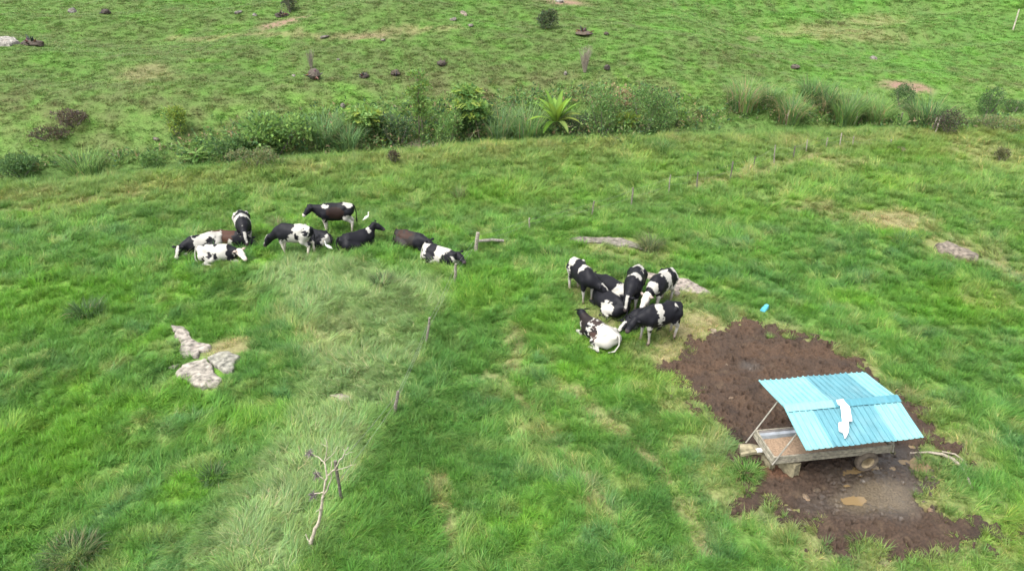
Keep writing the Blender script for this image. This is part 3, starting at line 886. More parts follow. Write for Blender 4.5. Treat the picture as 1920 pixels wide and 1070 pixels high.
def cow(rear_px, front_px, label, pose='stand', neck=(0, -25, .62), head=(0, -55), base=BLACK, patches=(), neck_c=BLACK, head_c=BLACK, blaze=None,
        muzzle=(0.05, 0.04, 0.04), leg_c=None, side=1, size=1.0, group=None, stride=0.0, seed=0, yaw=None):
    size = size * 0.94
    a, b = P(*rear_px), P(*front_px)
    c = (a + b) / 2
    ang = math.atan2(b[1] - a[1], b[0] - a[0]) if yaw is None else math.radians(yaw)
    Pm, poll, hd = cow_prims(pose, neck, head, side, stride)
    h = 0.03
    allp = np.array([q for g in Pm for q in (g[1], g[2])])
    lo, hi = allp.min(0) - 0.42, allp.max(0) + 0.42
    lo[2] = max(lo[2], -0.16)
    nx, ny, nz = np.ceil((hi - lo) / h).astype(int) + 1
    g = np.stack(np.meshgrid(lo[0] + h * np.arange(nx), lo[1] + h * np.arange(ny), lo[2] + h * np.arange(nz), indexing='ij'), -1)
    f = None
    for (_, pa, pb, ra, rb, ky, k) in Pm:
        d = seg_sd(g, pa, pb, ra, rb, ky)
        f = d if f is None else smin(f, d, k)
    f = f + 0.008 * np.sin(g[..., 0] * 9 + seed) * np.cos(g[..., 2] * 7 + seed)
    f[:, :, 0] = np.maximum(f[:, :, 0], 0.01)
    V, Q = surface_nets(f, lo, h)
    # coat
    ds = np.stack([seg_sd(V, q[1], q[2], q[3], q[4], q[5]) for q in Pm], -1)
    grp = np.array([{'trunk': 0, 'neck': 1, 'head': 2, 'leg': 3, 'udder': 4}[q[0]] for q in Pm])[ds.argmin(-1)]
    warp = np.stack([0.11 * noise3(V * 3.6, seed * 13 + k) + 0.05 * noise3(V * 9.0, seed * 13 + 5 + k) for k in (1, 2, 3)], -1)
    W = V + warp
    col = np.tile(np.array(base, float), (len(V), 1))
    zoff = -0.60 if pose == 'lie' else 0.0
    lower = W[:, 2] < 0.56
    lc = leg_c if leg_c is not None else WHITE
    nbx = (grp == 1)
    col[nbx & (W[:, 0] > 0.50)] = neck_c
    for (px, py, pz, rx, ry, rz, pc) in patches:
        q = ((W[:, 0] - px) / rx) ** 2 + ((W[:, 1] - py) / ry) ** 2 + ((W[:, 2] - pz - zoff) / rz) ** 2
        col[(q < 1) & (grp != 2)] = pc
    if pose == 'stand':
        col[lower & (grp == 3)] = lc
        col[grp == 4] = (0.48, 0.36, 0.30)
        low = sstep(0.38, 0.10, V[:, 2]) * 0.6 * (grp == 3)
        col = lerp(col, (0.16, 0.10, 0.06), low)
        hoof = (V[:, 2] < 0.07) & (grp == 3); col[hoof] = (0.06, 0.045, 0.035)
    else:
        fl = (grp == 3) & (W[:, 2] < 0.16) & (np.abs(W[:, 1]) > 0.3)
        col[fl] = lc
    hm = grp == 2
    t = (V - poll) @ hd
    col[hm] = head_c
    if blaze is not None:
        lat = np.cross(np.array([0, 0, 1.0]), hd); lat /= np.linalg.norm(lat) + 1e-9
        upv = np.cross(hd, lat)
        rel = V - poll
        bz = hm & (np.abs(rel @ lat + warp[:, 0] * .4) < 0.055) & ((rel @ upv) > 0.0) & (t > -0.05) & (t < 0.42)
        col[bz] = blaze
    mz = hm & (t > 0.43); col[mz] = muzzle
    if pose == 'lie': V[:, 2] *= 0.92
    V = V * size
    z0 = float(land(c[0], c[1]))
    o = mk('cow', V, Q, M['coat'], smooth=True, col=col)
    o.location = (c[0], c[1], z0 - (0.03 if pose == 'lie' else 0.0))
    o.rotation_euler = (0, 0, ang)
    # fit the standing animal to the slope
    if pose == 'stand':
        za, zb = land(c[0] - .6 * math.cos(ang), c[1] - .6 * math.sin(ang)), land(c[0] + .5 * math.cos(ang), c[1] + .5 * math.sin(ang))
        o.rotation_euler = (0, -math.atan2(zb - za, 1.1), ang)
        o.location.z = float((za + zb) / 2)
    tag(o, label, 'cow', group)
    # ears, eyes, tail
    lat = np.cross(np.array([0, 0, 1.0]), hd); lat /= np.linalg.norm(lat) + 1e-9
    upv = np.cross(hd, lat)
    for s in (-1, 1):
        e0 = poll + lat * s * 0.095 + upv * 0.055 + hd * 0.02
        tip = e0 + lat * s * 0.22 - upv * 0.03 - hd * 0.03
        mid = e0 + lat * s * 0.10
        wv, tk = hd * 0.065, upv * 0.025
        v = [e0 - wv * .5, e0 + wv * .5, e0 + tk, e0 - tk, mid - wv + upv * .01, mid + wv, mid + tk * .8, mid - tk * .8, tip]
        fc = [(0, 2, 6, 4), (2, 1, 5, 6), (1, 3, 7, 5), (3, 0, 4, 7), (4, 6, 8), (6, 5, 8), (5, 7, 8), (7, 4, 8), (0, 3, 1, 2)]
        ec = np.array(head_c) * 1.0 if sum(head_c) < 1 else np.array((.35, .28, .24))
        mk('ear', np.array(v) * size, fc, M['coat'], o, True, col=np.tile(ec, (9, 1)))
        p = (poll + hd * 0.17 + lat * s * 0.100 + upv * 0.045) * size
        mb = MB(); mb.tube([p - lat * s * .02, p + lat * s * .004, p + lat * s * .014], [0.022, 0.020, 0.006], 6)
        mb.build('eye', M['dark_eye'], o, True)
    mb = MB()
    sw = random.uniform(-.05, .05)
    tc = tuple(np.array(base) if sum(base) < 1 else np.array(WHITE) * .9)
    if pose == 'stand':
        mb.tube([(-0.83, 0, 1.29), (-0.91, sw * .3, 1.20), (-0.95, sw, .95), (-0.94, sw, .68), (-0.93, sw, .50), (-.93, sw, .36)], [.035, .03, .022, .02, .045, .012], 6, tc)
    else:
        mb.tube([(-0.83, 0, .69), (-0.93, 0, .58), (-0.99, side * .06, .35), (-0.95, side * .2, .14), (-.8, side * .36, .08)], [.035, .03, .022, .03, .015], 6, tc)
    mb.v = [tuple(np.array(p) * size) for p in mb.v]
    mb.build('tail', M['coat'], o, True)
    return o

LG, RG = 'cattle resting on the far side of the fence', 'cattle gathered near the feeder'
W_, B_ = WHITE, BLACK
# --- the group beyond the fence
cow((406, 464), (356, 476), 'white cow with black shoulders and white muzzle, lying at the end of the resting group', 'lie', (22, -5, .50), (55, -38), base=W_, neck_c=B_, head_c=B_, muzzle=(.55, .5, .46), blaze=W_,
    patches=[(.48, 0, .95, .22, .6, .6, B_), (-.30, .35, 1.05, .17, .25, .25, B_), (.15, 0, 1.36, .16, .14, .1, B_), (-.3, -.2, 1.3, .3, .2, .12, B_)], side=1, group=LG, seed=1)
cow((390, 487), (438, 490), 'white cow with a white face and black neck, lying in front of the brown-backed cow', 'lie', (-12, 2, .46), (-42, -32), base=W_, neck_c=B_, head_c=(.58, .52, .46), muzzle=(.5, .42, .36),
    patches=[(-.35, .05, 1.34, .42, .16, .12, B_), (-.25, -.35, .98, .10, .2, .22, B_), (-.02, -.38, 1.0, .08, .2, .18, B_), (.55, 0, .95, .17, .5, .5, B_), (-.5, -.38, .85, .07, .2, .2, SOFTB)], side=-1, group=LG, seed=2)
cow((414, 462), (456, 464), 'brown-backed cow with a white flank mark, lying below the front-facing cow', 'lie', (-10, -14, .5), (-25, -30), base=(.048, .022, .014), neck_c=B_, head_c=B_,
    patches=[(-.85, 0, 1.1, .14, .5, .4, W_), (-.3, .2, 1.36, .4, .15, .08, (.5, .45, .38)), (.18, -.36, .95, .11, .3, .25, W_), (.48, 0, 1.0, .24, .6, .6, B_)], side=-1, group=LG, seed=3)
cow((459, 442), (466, 468), 'black-and-white cow facing the camera with a white blaze, head down over the resting cows', 'stand', (-6, -32, .60), (6, -62), base=W_, neck_c=B_, head_c=B_, blaze=W_,
    patches=[(-.62, 0, 1.3, .16, .16, .2, B_), (-.28, .05, 1.3, .17, .5, .3, B_), (-.35, .3, 1.0, .35, .2, .3, B_), (.55, .0, 1.1, .30, .6, .45, B_), (-.05, .38, 1.05, .2, .16, .2, B_)], group=LG, seed=4)
cow((580, 480), (529, 476), 'black-and-white cow grazing side-on with a white hip, head in the grass', 'stand', (2, -34, .68), (6, -58), base=B_, neck_c=B_, head_c=B_, blaze=W_, leg_c=(.55, .50, .42),
    patches=[(-.48, 0, 1.1, .36, .7, .55, W_), (-.62, .24, 1.12, .14, .2, .15, B_), (-.05, .36, .88, .13, .2, .20, W_), (-.30, .33, .68, .5, .4, .18, W_), (-.18, .36, 1.12, .06, .14, .10, W_), (-.30, .36, .95, .08, .2, .16, B_),
             (-.85, 0, 1.05, .16, .16, .3, B_), (.25, .2, .66, .4, .3, .1, W_)], group=LG, stride=.07, seed=5)
cow((604, 461), (574, 453), 'black cow with a white rump corner, mostly hidden behind the side-on grazing cow', 'lie', (0, -5, .5), (0, -35), base=B_, patches=[(-.85, .1, 1.0, .2, .35, .3, W_)], group=LG, seed=6, size=1.05)
cow((658, 434), (607, 437), 'black-brown cow standing alone side-on with a white tail head', 'stand', (-2, 20, .60), (30, -42), base=B_, neck_c=B_, head_c=B_, muzzle=(.4, .37, .33), leg_c=(.55, .50, .44),
    patches=[(-.08, .32, 1.05, .38, .16, .32, BROWN_), (-.66, 0, 1.33, .20, .28, .16, W_), (.32, .1, 1.33, .15, .2, .1, W_), (-.6, 0, .68, .3, .5, .22, W_), (.50, 0, .66, .14, .3, .16, (.4, .36, .3))], group=LG, seed=7)
cow((645, 466), (697, 456), 'black cow lying with its head held high, beside the white bird', 'lie', (6, 46, .60), (-34, -34), base=B_, neck_c=B_, head_c=B_,
    patches=[(.52, -.05, 1.34, .09, .14, .14, W_)], leg_c=SOFTB, side=-1, group=LG, seed=8)
cow((758, 459), (793, 466), 'dark brown-black cow lying with no white flank, next above the cow by the post', 'lie', (-18, 10, .48), (-18, -36), base=(.022, .019, .017), neck_c=B_, head_c=B_,
    patches=[(-.3, -.1, 1.25, .4, .3, .16, (.036, .02, .015)), (.42, 0, 1.0, .25, .6, .6, B_), (.5, .15, 1.3, .08, .1, .1, W_)], leg_c=B_, side=-1, group=LG, seed=9)
cow((810, 487), (846, 497), 'black-and-white cow lying just behind a fence post', 'lie', (8, 26, .44), (-14, -30), base=W_, neck_c=B_, head_c=B_,
    patches=[(-.32, 0, 1.0, .30, .6, .55, B_), (.46, -.1, .9, .26, .5, .42, B_), (.10, .22, 1.25, .07, .08, .1, B_)], leg_c=B_, side=-1, group=LG, seed=10)
# --- the group by the feeder
cow((1077, 544), (1105, 572), 'white-rumped black cow with a white shoulder band, standing, head turned', 'stand', (34, -22, .60), (46, -46), base=B_, neck_c=B_, head_c=B_, blaze=W_,
    patches=[(-.72, 0, 1.1, .34, .7, .6, W_), (-.66, .22, 1.10, .09, .2, .10, B_), (-.62, -.25, 1.08, .12, .2, .12, B_), (.16, 0, 1.34, .13, .34, .30, W_), (-.1, 0, .62, .4, .4, .1, W_), (-.86, 0, 1.25, .08, .1, .1, B_)], group=RG, seed=11)
cow((1158, 562), (1134, 548), 'black cow with a white rump, lying behind the others of the feeder group', 'lie', (10, 0, .5), (20, -30), base=B_, neck_c=B_, head_c=B_,
    patches=[(-.66, .05, 1.0, .30, .6, .55, W_), (-.40, .0, 1.36, .06, .1, .1, W_)], side=1, group=RG, seed=12)
cow((1155, 593), (1128, 573), 'black cow lying with one large white flank patch', 'lie', (-18, 10, .50), (-32, -30), base=B_, neck_c=B_, head_c=B_, blaze=W_,
    patches=[(-.32, .36, 1.0, .33, .3, .26, W_)], side=1, group=RG, leg_c=SOFTB, seed=13)
cow((1190, 560), (1180, 587), 'black cow facing the camera with a white shoulder saddle, small forehead mark', 'stand', (-8, -30, .60), (-4, -66), base=B_, neck_c=B_, head_c=B_, blaze=W_,
    patches=[(-.66, 0, 1.32, .26, .28, .14, W_), (.20, .05, 1.32, .14, .26, .24, W_), (-.3, .2, 1.36, .1, .1, .06, W_)], group=RG, seed=14)
cow((1246, 566), (1218, 587), 'black-and-white cow with a wide white face, head down behind the side-on cow', 'stand', (-4, -34, .58), (-6, -58), base=W_, neck_c=B_, head_c=(.60, .55, .48), muzzle=(.6, .55, .5),
    patches=[(-.45, .05, 1.15, .22, .45, .36, B_), (.36, -.02, 1.05, .30, .6, .45, B_), (-.15, .36, .9, .1, .2, .12, B_), (-.85, .1, 1.25, .1, .1, .12, B_)], group=RG, seed=15)
cow((1254, 632), (1203, 644), 'black cow standing side-on with a white band behind its shoulder, nearest the mud', 'stand', (-4, -12, .46), (12, -46), base=B_, neck_c=B_, head_c=B_,
    patches=[(.12, .1, 1.2, .15, .5, .45, W_), (-.58, .10, 1.33, .08, .12, .10, W_), (-.25, .0, .62, .5, .5, .13, W_), (-.62, .1, .66, .25, .35, .22, W_), (.5, .1, .72, .22, .25, .12, W_)], group=RG, seed=16, stride=.05)
cow((1226, 604), (1189, 615), 'black cow lying half hidden behind the side-on cow, white mark on its forehead', 'lie', (16, -16, .50), (10, -30), base=B_, neck_c=B_, head_c=B_, blaze=W_, group=RG, leg_c=B_, seed=17, size=.95)
cow((1146, 652), (1098, 626), 'white-rumped cow with small brown-black spots, lying apart from the feeder group', 'lie', (-4, 38, .52), (-30, -34), base=W_, neck_c=SOFTB, head_c=B_,
    patches=[(.46, 0, 1.0, .20, .6, .6, SOFTB), (.10, .0, 1.30, .20, .26, .18, (.03, .02, .018)), (-.05, .28, 1.12, .14, .2, .16, SOFTB), (.10, .40, .90, .14, .25, .16, B_), (-.14, .42, .84, .12, .25, .14, B_), (-.18, -.05, 1.33, .12, .14, .1, (.03, .02, .018)), (.10, 0, 1.22, .14, .2, .12, (.05, .03, .025)), (.22, .34, .95, .08, .2, .12, B_), (-.08, .3, 1.08, .12, .14, .12, (.05, .03, .025)), (-.06, .40, .80, .13, .2, .10, B_),
             (.30, .3, 1.18, .08, .08, .08, B_), (-.22, .36, 1.0, .07, .2, .14, (.05, .03, .025)), (.12, -.25, 1.15, .12, .15, .12, (.05, .03, .025)), (-.32, .44, .78, .08, .2, .08, B_)], side=1, group=RG, seed=18)

# ------------------------------------------------------------------ two egrets among the cattle
def egret(px, rz, label):
    p = P(*px)
    o = empty('egret', p, rz); o.scale = (.72, .72, .72)
    tag(o, label, 'bird', 'white birds among the cattle')
    mb = MB(); mb.tube([(-.26, 0, .20), (-.16, 0, .24), (-.02, 0, .30), (.10, 0, .36), (.15, 0, .42)], [.02, .06, .09, .07, .035], 9)
    mb.tube([(.12, 0, .38), (.17, 0, .46), (.15, 0, .54), (.17, 0, .60), (.22, 0, .61)], [.045, .03, .025, .03, .018], 8)
    mb.build('body', M['egret'], o, True)
    mb = MB(); mb.tube([(.215, 0, .612), (.31, 0, .595)], [.014, .003], 6); mb.build('beak', M['beak'], o)
    for s in (-1, 1):
        mb = MB(); mb.tube([(-.01, s * .035, .24), (-.03, s * .035, .12), (0, s * .035, 0)], [.014, .011, .011], 5); mb.build('leg', M['leg_dark'], o)
egret((617, 472), 2.9, 'white egret standing in front of the black cow lying with its head high')
egret((688, 418), 0.7, 'white egret in the grass behind the black cow lying with its head high')

# ------------------------------------------------------------------ trailer feeder under a turquoise roof
TY = 0.135
FC = np.array([6.32, 12.58])                     # the bed corner by the drawbar, at the near side
tz = float(land(7.9, 13.1))
tr = empty('feed_trailer', (FC[0], FC[1], tz), TY)
tag(tr, 'wooden trailer feeder under a turquoise corrugated metal roof, standing in the mud', 'trailer')
BL, BW, BT, BB = 3.05, 0.96, 0.70, 0.50           # bed length, width, top and bottom height
def part(name, fn, mat, parent=tr, smooth=False):
    mb = MB(); fn(mb); return mb.build(name, mat, parent, smooth)
for y in (0.0, BW):
    part('side_board', lambda m: m.box((BL / 2, y, BT - .055), (BL, .045, .11), jit=.003), M['wood_board'])
    part('side_board', lambda m: m.box((BL / 2, y, BB + .035), (BL - .03, .06, .085), jit=.003), M['wood_board'])
part('end_board', lambda m: m.box((0.0 - .028, BW / 2, BT - .05), (.05, BW + .07, .12), jit=.003), M['wood_board'])
part('end_board', lambda m: m.box((-.035, BW / 2, BB + .035), (.06, BW + .04, .085), jit=.003), M['wood_board'])
part('end_board', lambda m: m.box((BL + .025, BW / 2, BT - .10), (.045, BW + .07, .20), jit=.003), M['wood_board'])
part('floor', lambda m: m.box((BL / 2, BW / 2, BB - .012), (BL - .06, BW - .07, .03)), M['wood_board'])
def liner(m):
    pts = [(BW - .035, BT + .01), (BW - .045, BT - .06), (BW - .08, BT - .12), (BW - .15, BT - .155), (BW - .26, BB + .03)]
    v = [(x, y, z) for x in (.03, BL - .04) for y, z in pts] + [(x, y + .004, z - .006) for x in (.03, BL - .04) for y, z in pts]
    n = len(pts)
    m.add(v, [(i, i + 1, n + i + 1, n + i) for i in range(n - 1)] + [(2 * n + i, 3 * n + i, 3 * n + i + 1, 2 * n + i + 1) for i in range(n - 1)])
part('metal_liner', liner, M['galv'])
def feed(m):
    nx, ny = 26, 9
    v = []
    for i in range(nx):
        for j in range(ny):
            x, y = .03 + (BL - .08) * i / (nx - 1), .03 + (BW - .22) * j / (ny - 1)
            v.append((x, y, BB + .065 + .03 * float(fbm(np.array([x / .3]), np.array([y / .3]), 91, 3)[0]) + (.03 if j < 2 else 0) + .05 * x / BL))
    m.add(v, [(i * ny + j, (i + 1) * ny + j, (i + 1) * ny + j + 1, i * ny + j + 1) for i in range(nx - 1) for j in range(ny - 1)])
part('feed', feed, M['feed'], smooth=True)

# roof: ridge along the trailer
RL, RX, RYc, RZ = 2.93, 1.71, 0.48, 1.80
WB, DB, WF, DF = 1.29, 0.185, 1.165, 0.295
roof = empty('roof', (0, 0, 0)); roof.parent = tr
def sheet(u0, u1, front, mat, lift=0.0):
    """a rib-profiled sheet from the ridge to the eave"""
    w, d = (WF, DF) if front else (WB, DB)
    sgn = -1 if front else 1
    pitch = 0.148
    x0, x1 = RX - RL / 2 + RL * u0, RX - RL / 2 + RL * u1
    prof = []
    x = x0
    k0 = math.floor(x0 / pitch)
    for k in range(k0, int(x1 / pitch) + 2):
        for o_, h_ in ((0, 0), (.100, 0), (.106, .030), (.134, .030), (.142, 0)):
            xx = k * pitch + o_
            if x0 <= xx <= x1: prof.append((xx, h_))
    prof = [(x0, 0)] + prof + [(x1, 0)]
    nv = np.array([0, sgn * d, w]); nv = nv / np.linalg.norm(nv)
    rows = 5
    v = []
    for t_ in (0, 1):
        for r in range(rows):
            s = r / (rows - 1)
            sag = -.012 * math.sin(math.pi * s)
            for (xx, h_) in prof:
                e = (0.012 * math.sin(xx * 5.1 + front) + .018 * math.sin(u0 * 37 + 2 * front)) if r == rows - 1 else 0
                p = np.array([xx, RYc + sgn * (w * s + e), RZ - d * s]) + nv * (h_ + lift + sag - (.0025 * t_))
                v.append(p)
    n = len(prof)
    f = []
    for t_ in (0, 1):
        o_ = t_ * rows * n
        for r in range(rows - 1):
            for i in range(n - 1):
                q = (o_ + r * n + i, o_ + r * n + i + 1, o_ + (r + 1) * n + i + 1, o_ + (r + 1) * n + i)
                f.append(q if (t_ == 0) == front else q[::-1])
    mb = MB(); mb.add(v, f); return mb.build('roof_sheet', mat, roof)
for (a, b, m_, l_) in ((0, .42, 'roof_light', .003), (.405, .83, 'roof_mid', 0), (.815, 1, 'roof_light', .003)): sheet(a, b, False, M[m_], l_)
for (a, b, m_, l_) in ((0, .23, 'roof_light', .003), (.215, .77, 'roof_mid', 0), (.755, 1, 'roof_light', .003)): sheet(a, b, True, M[m_], l_)
def cap(x0, x1, wf, wb, lift):
    def fn(m):
        v, n = [], 14
        for i in range(n + 1):
            x = x0 + (x1 - x0) * i / n
            jb = wb + random.uniform(-.02, .02)
            jf = wf + random.uniform(-.006, .006)
            v += [(x, RYc + jb, RZ - jb * DB / WB + .037 + lift), (x, RYc + .03, RZ + .048 + lift), (x, RYc - .03, RZ + .044 + lift), (x, RYc - jf, RZ - jf * DF / WF + .037 + lift)]
        m.add(v, [(4 * i + k, 4 * i + k + 1, 4 * i + 5 + k, 4 * i + 4 + k) for i in range(n) for k in range(3)])
    return fn
part('ridge_cap', cap(RX - RL / 2 - .005, RX - RL / 2 + RL * .42, .17, .10, .004), M['roof_light'], roof)
part('ridge_cap', cap(RX - RL / 2 + RL * .40, RX + RL / 2 + .005, .17, .05, 0), M['roof_dark'], roof)
# frame pipes
def roof_z(y):
    d = y - RYc
    return RZ - (d * DB / WB if d > 0 else -d * DF / WF) - .03
for (x0, x1, y, zb) in ((-.04, .50, 0.0 - .03, BB - .02), (-.22, .46, BW + .03, .30), (BL + .05, RX + RL / 2 - .35, -.03, BB), (BL + .05, RX + RL / 2 - .35, BW + .03, BB)):
    zt = roof_z(y)
    part('post', lambda m: m.tube([(x0, y, zb), (x1, y, zt)], .019, 8), M['pipe'])
for y in (RYc - WF + .1, -.03, RYc, BW + .03, RYc + WB - .12):
    part('purlin', lambda m: m.tube([(RX - RL / 2 + .06, y, roof_z(y)), (RX + RL / 2 - .06, y, roof_z(y))], .016, 6), M['pipe'])
for x in (.50, RX + RL / 2 - .35):
    part('rafter', lambda m: m.tube([(x, RYc - WF + .1, roof_z(RYc - WF + .1) - .03), (x, RYc, RZ - .06), (x, RYc + WB - .12, roof_z(RYc + WB - .12) - .03)], .016, 6), M['pipe'])
# running gear
def ring(m, c, prof, n=28):
    v = [(c[0] + r * math.cos(2 * math.pi * i / n), c[1] + y, c[2] + r * math.sin(2 * math.pi * i / n)) for i in range(n) for (r, y) in prof]
    k = len(prof)
    m.add(v, [(i * k + j, i * k + (j + 1) % k, ((i + 1) % n) * k + (j + 1) % k, ((i + 1) % n) * k + j) for i in range(n) for j in range(k)])
for y, s in ((-.02, -1), (BW + .02, 1)):
    w = empty('wheel', (2.46, y, .27)); w.parent = tr
    part('tyre', lambda m: ring(m, (0, 0, 0), [(.165, -.07), (.20, -.088), (.255, -.085), (.285, -.06), (.29, 0), (.285, .06), (.255, .085), (.20, .088), (.165, .07)]), M['tyre'], w, True)
    part('rim', lambda m: (ring(m, (0, 0, 0), [(.0, s * .02), (.06, s * .05), (.075, s * .02), (.13, s * .03), (.168, s * .072), (.168, -.06), (.0, -.06)])), M['rim'], w, True)
part('axle', lambda m: m.tube([(2.46, .02, .27), (2.46, BW - .02, .27)], .03, 8), M['pipe'])
for y in (.12, BW - .12):
    part('chassis_beam', lambda m: m.box((BL / 2, y, BB - .075), (BL - .1, .07, .095)), M['wood_board'])
    part('hanger', lambda m: m.box((2.46, y, .34), (.10, .06, .17)), M['pipe'])
part('drawbar', lambda m: m.box((-.28, .50, .43), (.62, .085, .075), Matrix.Rotation(math.radians(-8), 3, 'Y'), jit=.004), M['wood_block'])
part('bracket', lambda m: m.box((-.13, .50, .475), (.14, .10, .06)), M['white_sheet'])

def block(px, size, rz, label, name='timber_block', z=None, tilt=0.0, mat='wood_block'):
    p = P(*px)
    mb = MB(); mb.box((0, 0, size[2] / 2), size, jit=.012)
    o = mb.build(name, M[mat])
    o.location = (p[0], p[1], p[2] - .02 if z is None else z); o.rotation_euler = (0, tilt, rz)
    return tag(o, label, 'timber')
block((1475, 884), (.26, .50, .44), .55, 'thick squared timber block propping the near corner of the trailer bed')
block((1439, 872), (.20, .34, .26), .35, 'short mossy timber block beside the propping block')
mb = MB(); mb.tube([(-.45, 0, .13), (-.2, .01, .14), (.1, -.01, .13), (.38, 0, .12)], [.125, .14, .13, .12], 12)
o = mb.build('cut_log', M['wood_block'], smooth=False); p = P(1418, 852); o.location = tuple(p); o.rotation_euler = (0, 0, -.1)
tag(o, 'cut tan log lying under the trailer drawbar', 'log')

# torn white sheet across the ridge
def torn():
    edge_l = [(968, 320), (980, 355), (1005, 375), (1012, 430), (1020, 510), (988, 520), (992, 590), (1030, 610), (1040, 655)]
    edge_r = [(1028, 315), (1050, 345), (1085, 380), (1095, 440), (1108, 505), (1075, 510), (1080, 560), (1072, 610), (1050, 655)]
    return [((x / 4.6525 + 1360, y / 4.6525 + 680), (X2 / 4.6525 + 1360, Y2 / 4.6525 + 680)) for (x, y), (X2, Y2) in zip(edge_l, edge_r)]
ca, sa = math.cos(TY), math.sin(TY)
def on_roof(px, py, lift):
    """where a line of sight meets the roof"""
    d = ray(px, py)
    for t_ in np.arange(12, 22, .004):
        q = d * t_ + np.array([0, 0, CAM_H])
        lx, ly = (q[0] - FC[0]) * ca + (q[1] - FC[1]) * sa, -(q[0] - FC[0]) * sa + (q[1] - FC[1]) * ca
        dd = ly - RYc
        rz = RZ - (dd * DB / WB if dd > 0 else -dd * DF / WF) + lift
        if q[2] - tz < rz: return q
    return q
mb = MB(); v = []
for l_, r_ in torn():
    for k in range(4):
        u = k / 3
        v.append(on_roof(l_[0] + (r_[0] - l_[0]) * u, l_[1] + (r_[1] - l_[1]) * u, .062 + .03 * (k % 2) + .012 * ((k + len(v)) % 3)))
n = len(v)
v2 = [p - np.array([0, 0, .012]) for p in v]
f = [(i * 4 + k, (i + 1) * 4 + k, (i + 1) * 4 + k + 1, i * 4 + k + 1) for i in range(n // 4 - 1) for k in range(3)]
mb.add(v + v2, f + [tuple(n + j for j in reversed(q)) for q in f])
tag(mb.build('torn_sheet', M['white_sheet']), 'torn white plastic sheet draped across the roof ridge', 'sheet')

# ------------------------------------------------------------------ things around the mud
p = P(1431, 584)
mb = MB(); ringv = []
for i, (r, z) in enumerate([(.15, .0), (.175, .05), (.165, .15), (.13, .24), (.11, .30)]):
    for k in range(12):
        a = 2 * math.pi * k / 12
        rr = r * (1 + .18 * math.sin(3 * a + i) + .1 * math.cos(5 * a))
        ringv.append((rr * math.cos(a) + .03 * i, rr * math.sin(a) * .8, z))
mb.add(ringv + [(.12, 0, .27)], [(i * 12 + k, i * 12 + (k + 1) % 12, (i + 1) * 12 + (k + 1) % 12, (i + 1) * 12 + k) for i in range(4) for k in range(12)] + [(48 + k, 48 + (k + 1) % 12, 60) for k in range(12)])
o = mb.build('plastic_bag', M['blue_plastic']); o.location = tuple(p); o.scale = (.62, .62, .8)
tag(o, 'crumpled light blue plastic bag in the grass at the edge of the mud', 'bag')

def stone_mesh(r, seed, flat=.6):
    rr = random.Random(seed)
    import bmesh
    bm = bmesh.new()
    bmesh.ops.create_icosphere(bm, subdivisions=2, radius=1.0)
    V = np.array([v.co[:] for v in bm.verts])
    nz = noise3(V * 1.4 + seed * 3.7, seed)
    V = V * (1 + .35 * nz)[:, None] * np.array([r * rr.uniform(.9, 1.4), r * rr.uniform(.7, 1.0), r * flat])
    V[:, 2] = np.maximum(V[:, 2], -r * .25)
    Fc = [[v.index for v in f.verts] for f in bm.faces]
    bm.free()
    return V, Fc

def stone(px, wpx, label, tint=(.8, .68, .55), flat=.6, name='stone', group=None, up=0.0, mat='stone', dark=(.5, .42, .36)):
    p = P(*px)
    r = wpx * depth_of(p) / FPX / 2
    if group == 'small stones on the hillside': r *= .85; tint = tuple(q * .72 for q in tint)
    sd_ = int(px[0] * 7 + px[1])
    V, Fc = stone_mesh(r, sd_, flat)
    col = lerp(np.tile(np.array(tint, float), (len(V), 1)), dark, sstep(0, .5, noise3(V / r * 1.7, sd_ + 3)))
    o = mk(name, V, Fc, M[mat], None, False, col=col)
    o.location = (p[0], p[1], p[2] + up); o.rotation_euler = (random.uniform(-.2, .2), random.uniform(-.2, .2), random.uniform(0, 6.28))
    return tag(o, label, 'stone', group, kind='thing')
SG = 'loose stones in the mud'
stone((1508, 935), 22, 'tan oblong stone in the mud below the trailer, largest of the loose ones', (.85, .62, .42), group=SG)
stone((1531, 924), 17, 'brown stone next to the tan oblong stone in the mud', (.5, .38, .28), group=SG)
stone((1480, 958), 9, 'small pinkish stone at the grassy lower rim of the mud', (1.0, .8, .65), group=SG)
stone((1510, 982), 9, 'small pale stone half sunk where mud meets the lower grass', (.95, .85, .7), group=SG)
stone((1655, 1058), 18, 'pale stone among grass at the bottom edge of the mud', (.95, .8, .6), group=SG)
stone((1745, 958), 13, 'orange-tan stone in the mud past the wet patch', (.9, .62, .42), group=SG)
stone((1384, 725), 9, 'small tan stone in the upper mud above the drawbar', (.85, .62, .45), group=SG)
stone((1371, 747), 11, 'rounded tan stone in the upper mud nearest the drawbar', (.85, .62, .45), group=SG)
stone((1362, 684), 8, 'small pale stone high in the mud by the cattle', (.9, .7, .55), group=SG)
stone((1338, 621), 15, 'pale stick-like stone at the dry grass by the mud top', (1.1, .95, .7), flat=.35, group=SG)

# bleached branch, half buried, past the puddles
pts = [P(x, y) for x, y in ((1705, 852), (1740, 853), (1765, 856), (1785, 866), (1800, 880), (1812, 900), (1822, 920))]
mb = MB(); mb.tube([p + np.array([0, 0, .02 + .05 * math.sin(i / 6 * 3.14)]) for i, p in enumerate(pts)], [.02, .03, .042, .052, .045, .04, .025], 9)
tag(mb.build('fallen_branch', M['deadwood'], smooth=True), 'bleached curved branch lying in the grass past the puddles', 'branch')
o = bpy.data.objects['fallen_branch']
pts = [P(x, y) for x, y in ((1765, 854), (1790, 857), (1805, 870), (1814, 884))]
mb = MB(); mb.tube([p + np.array([0, .03, .05]) for p in pts], [.022, .024, .02, .01], 7); mb.build('side_shoot', M['deadwood'], o, True)

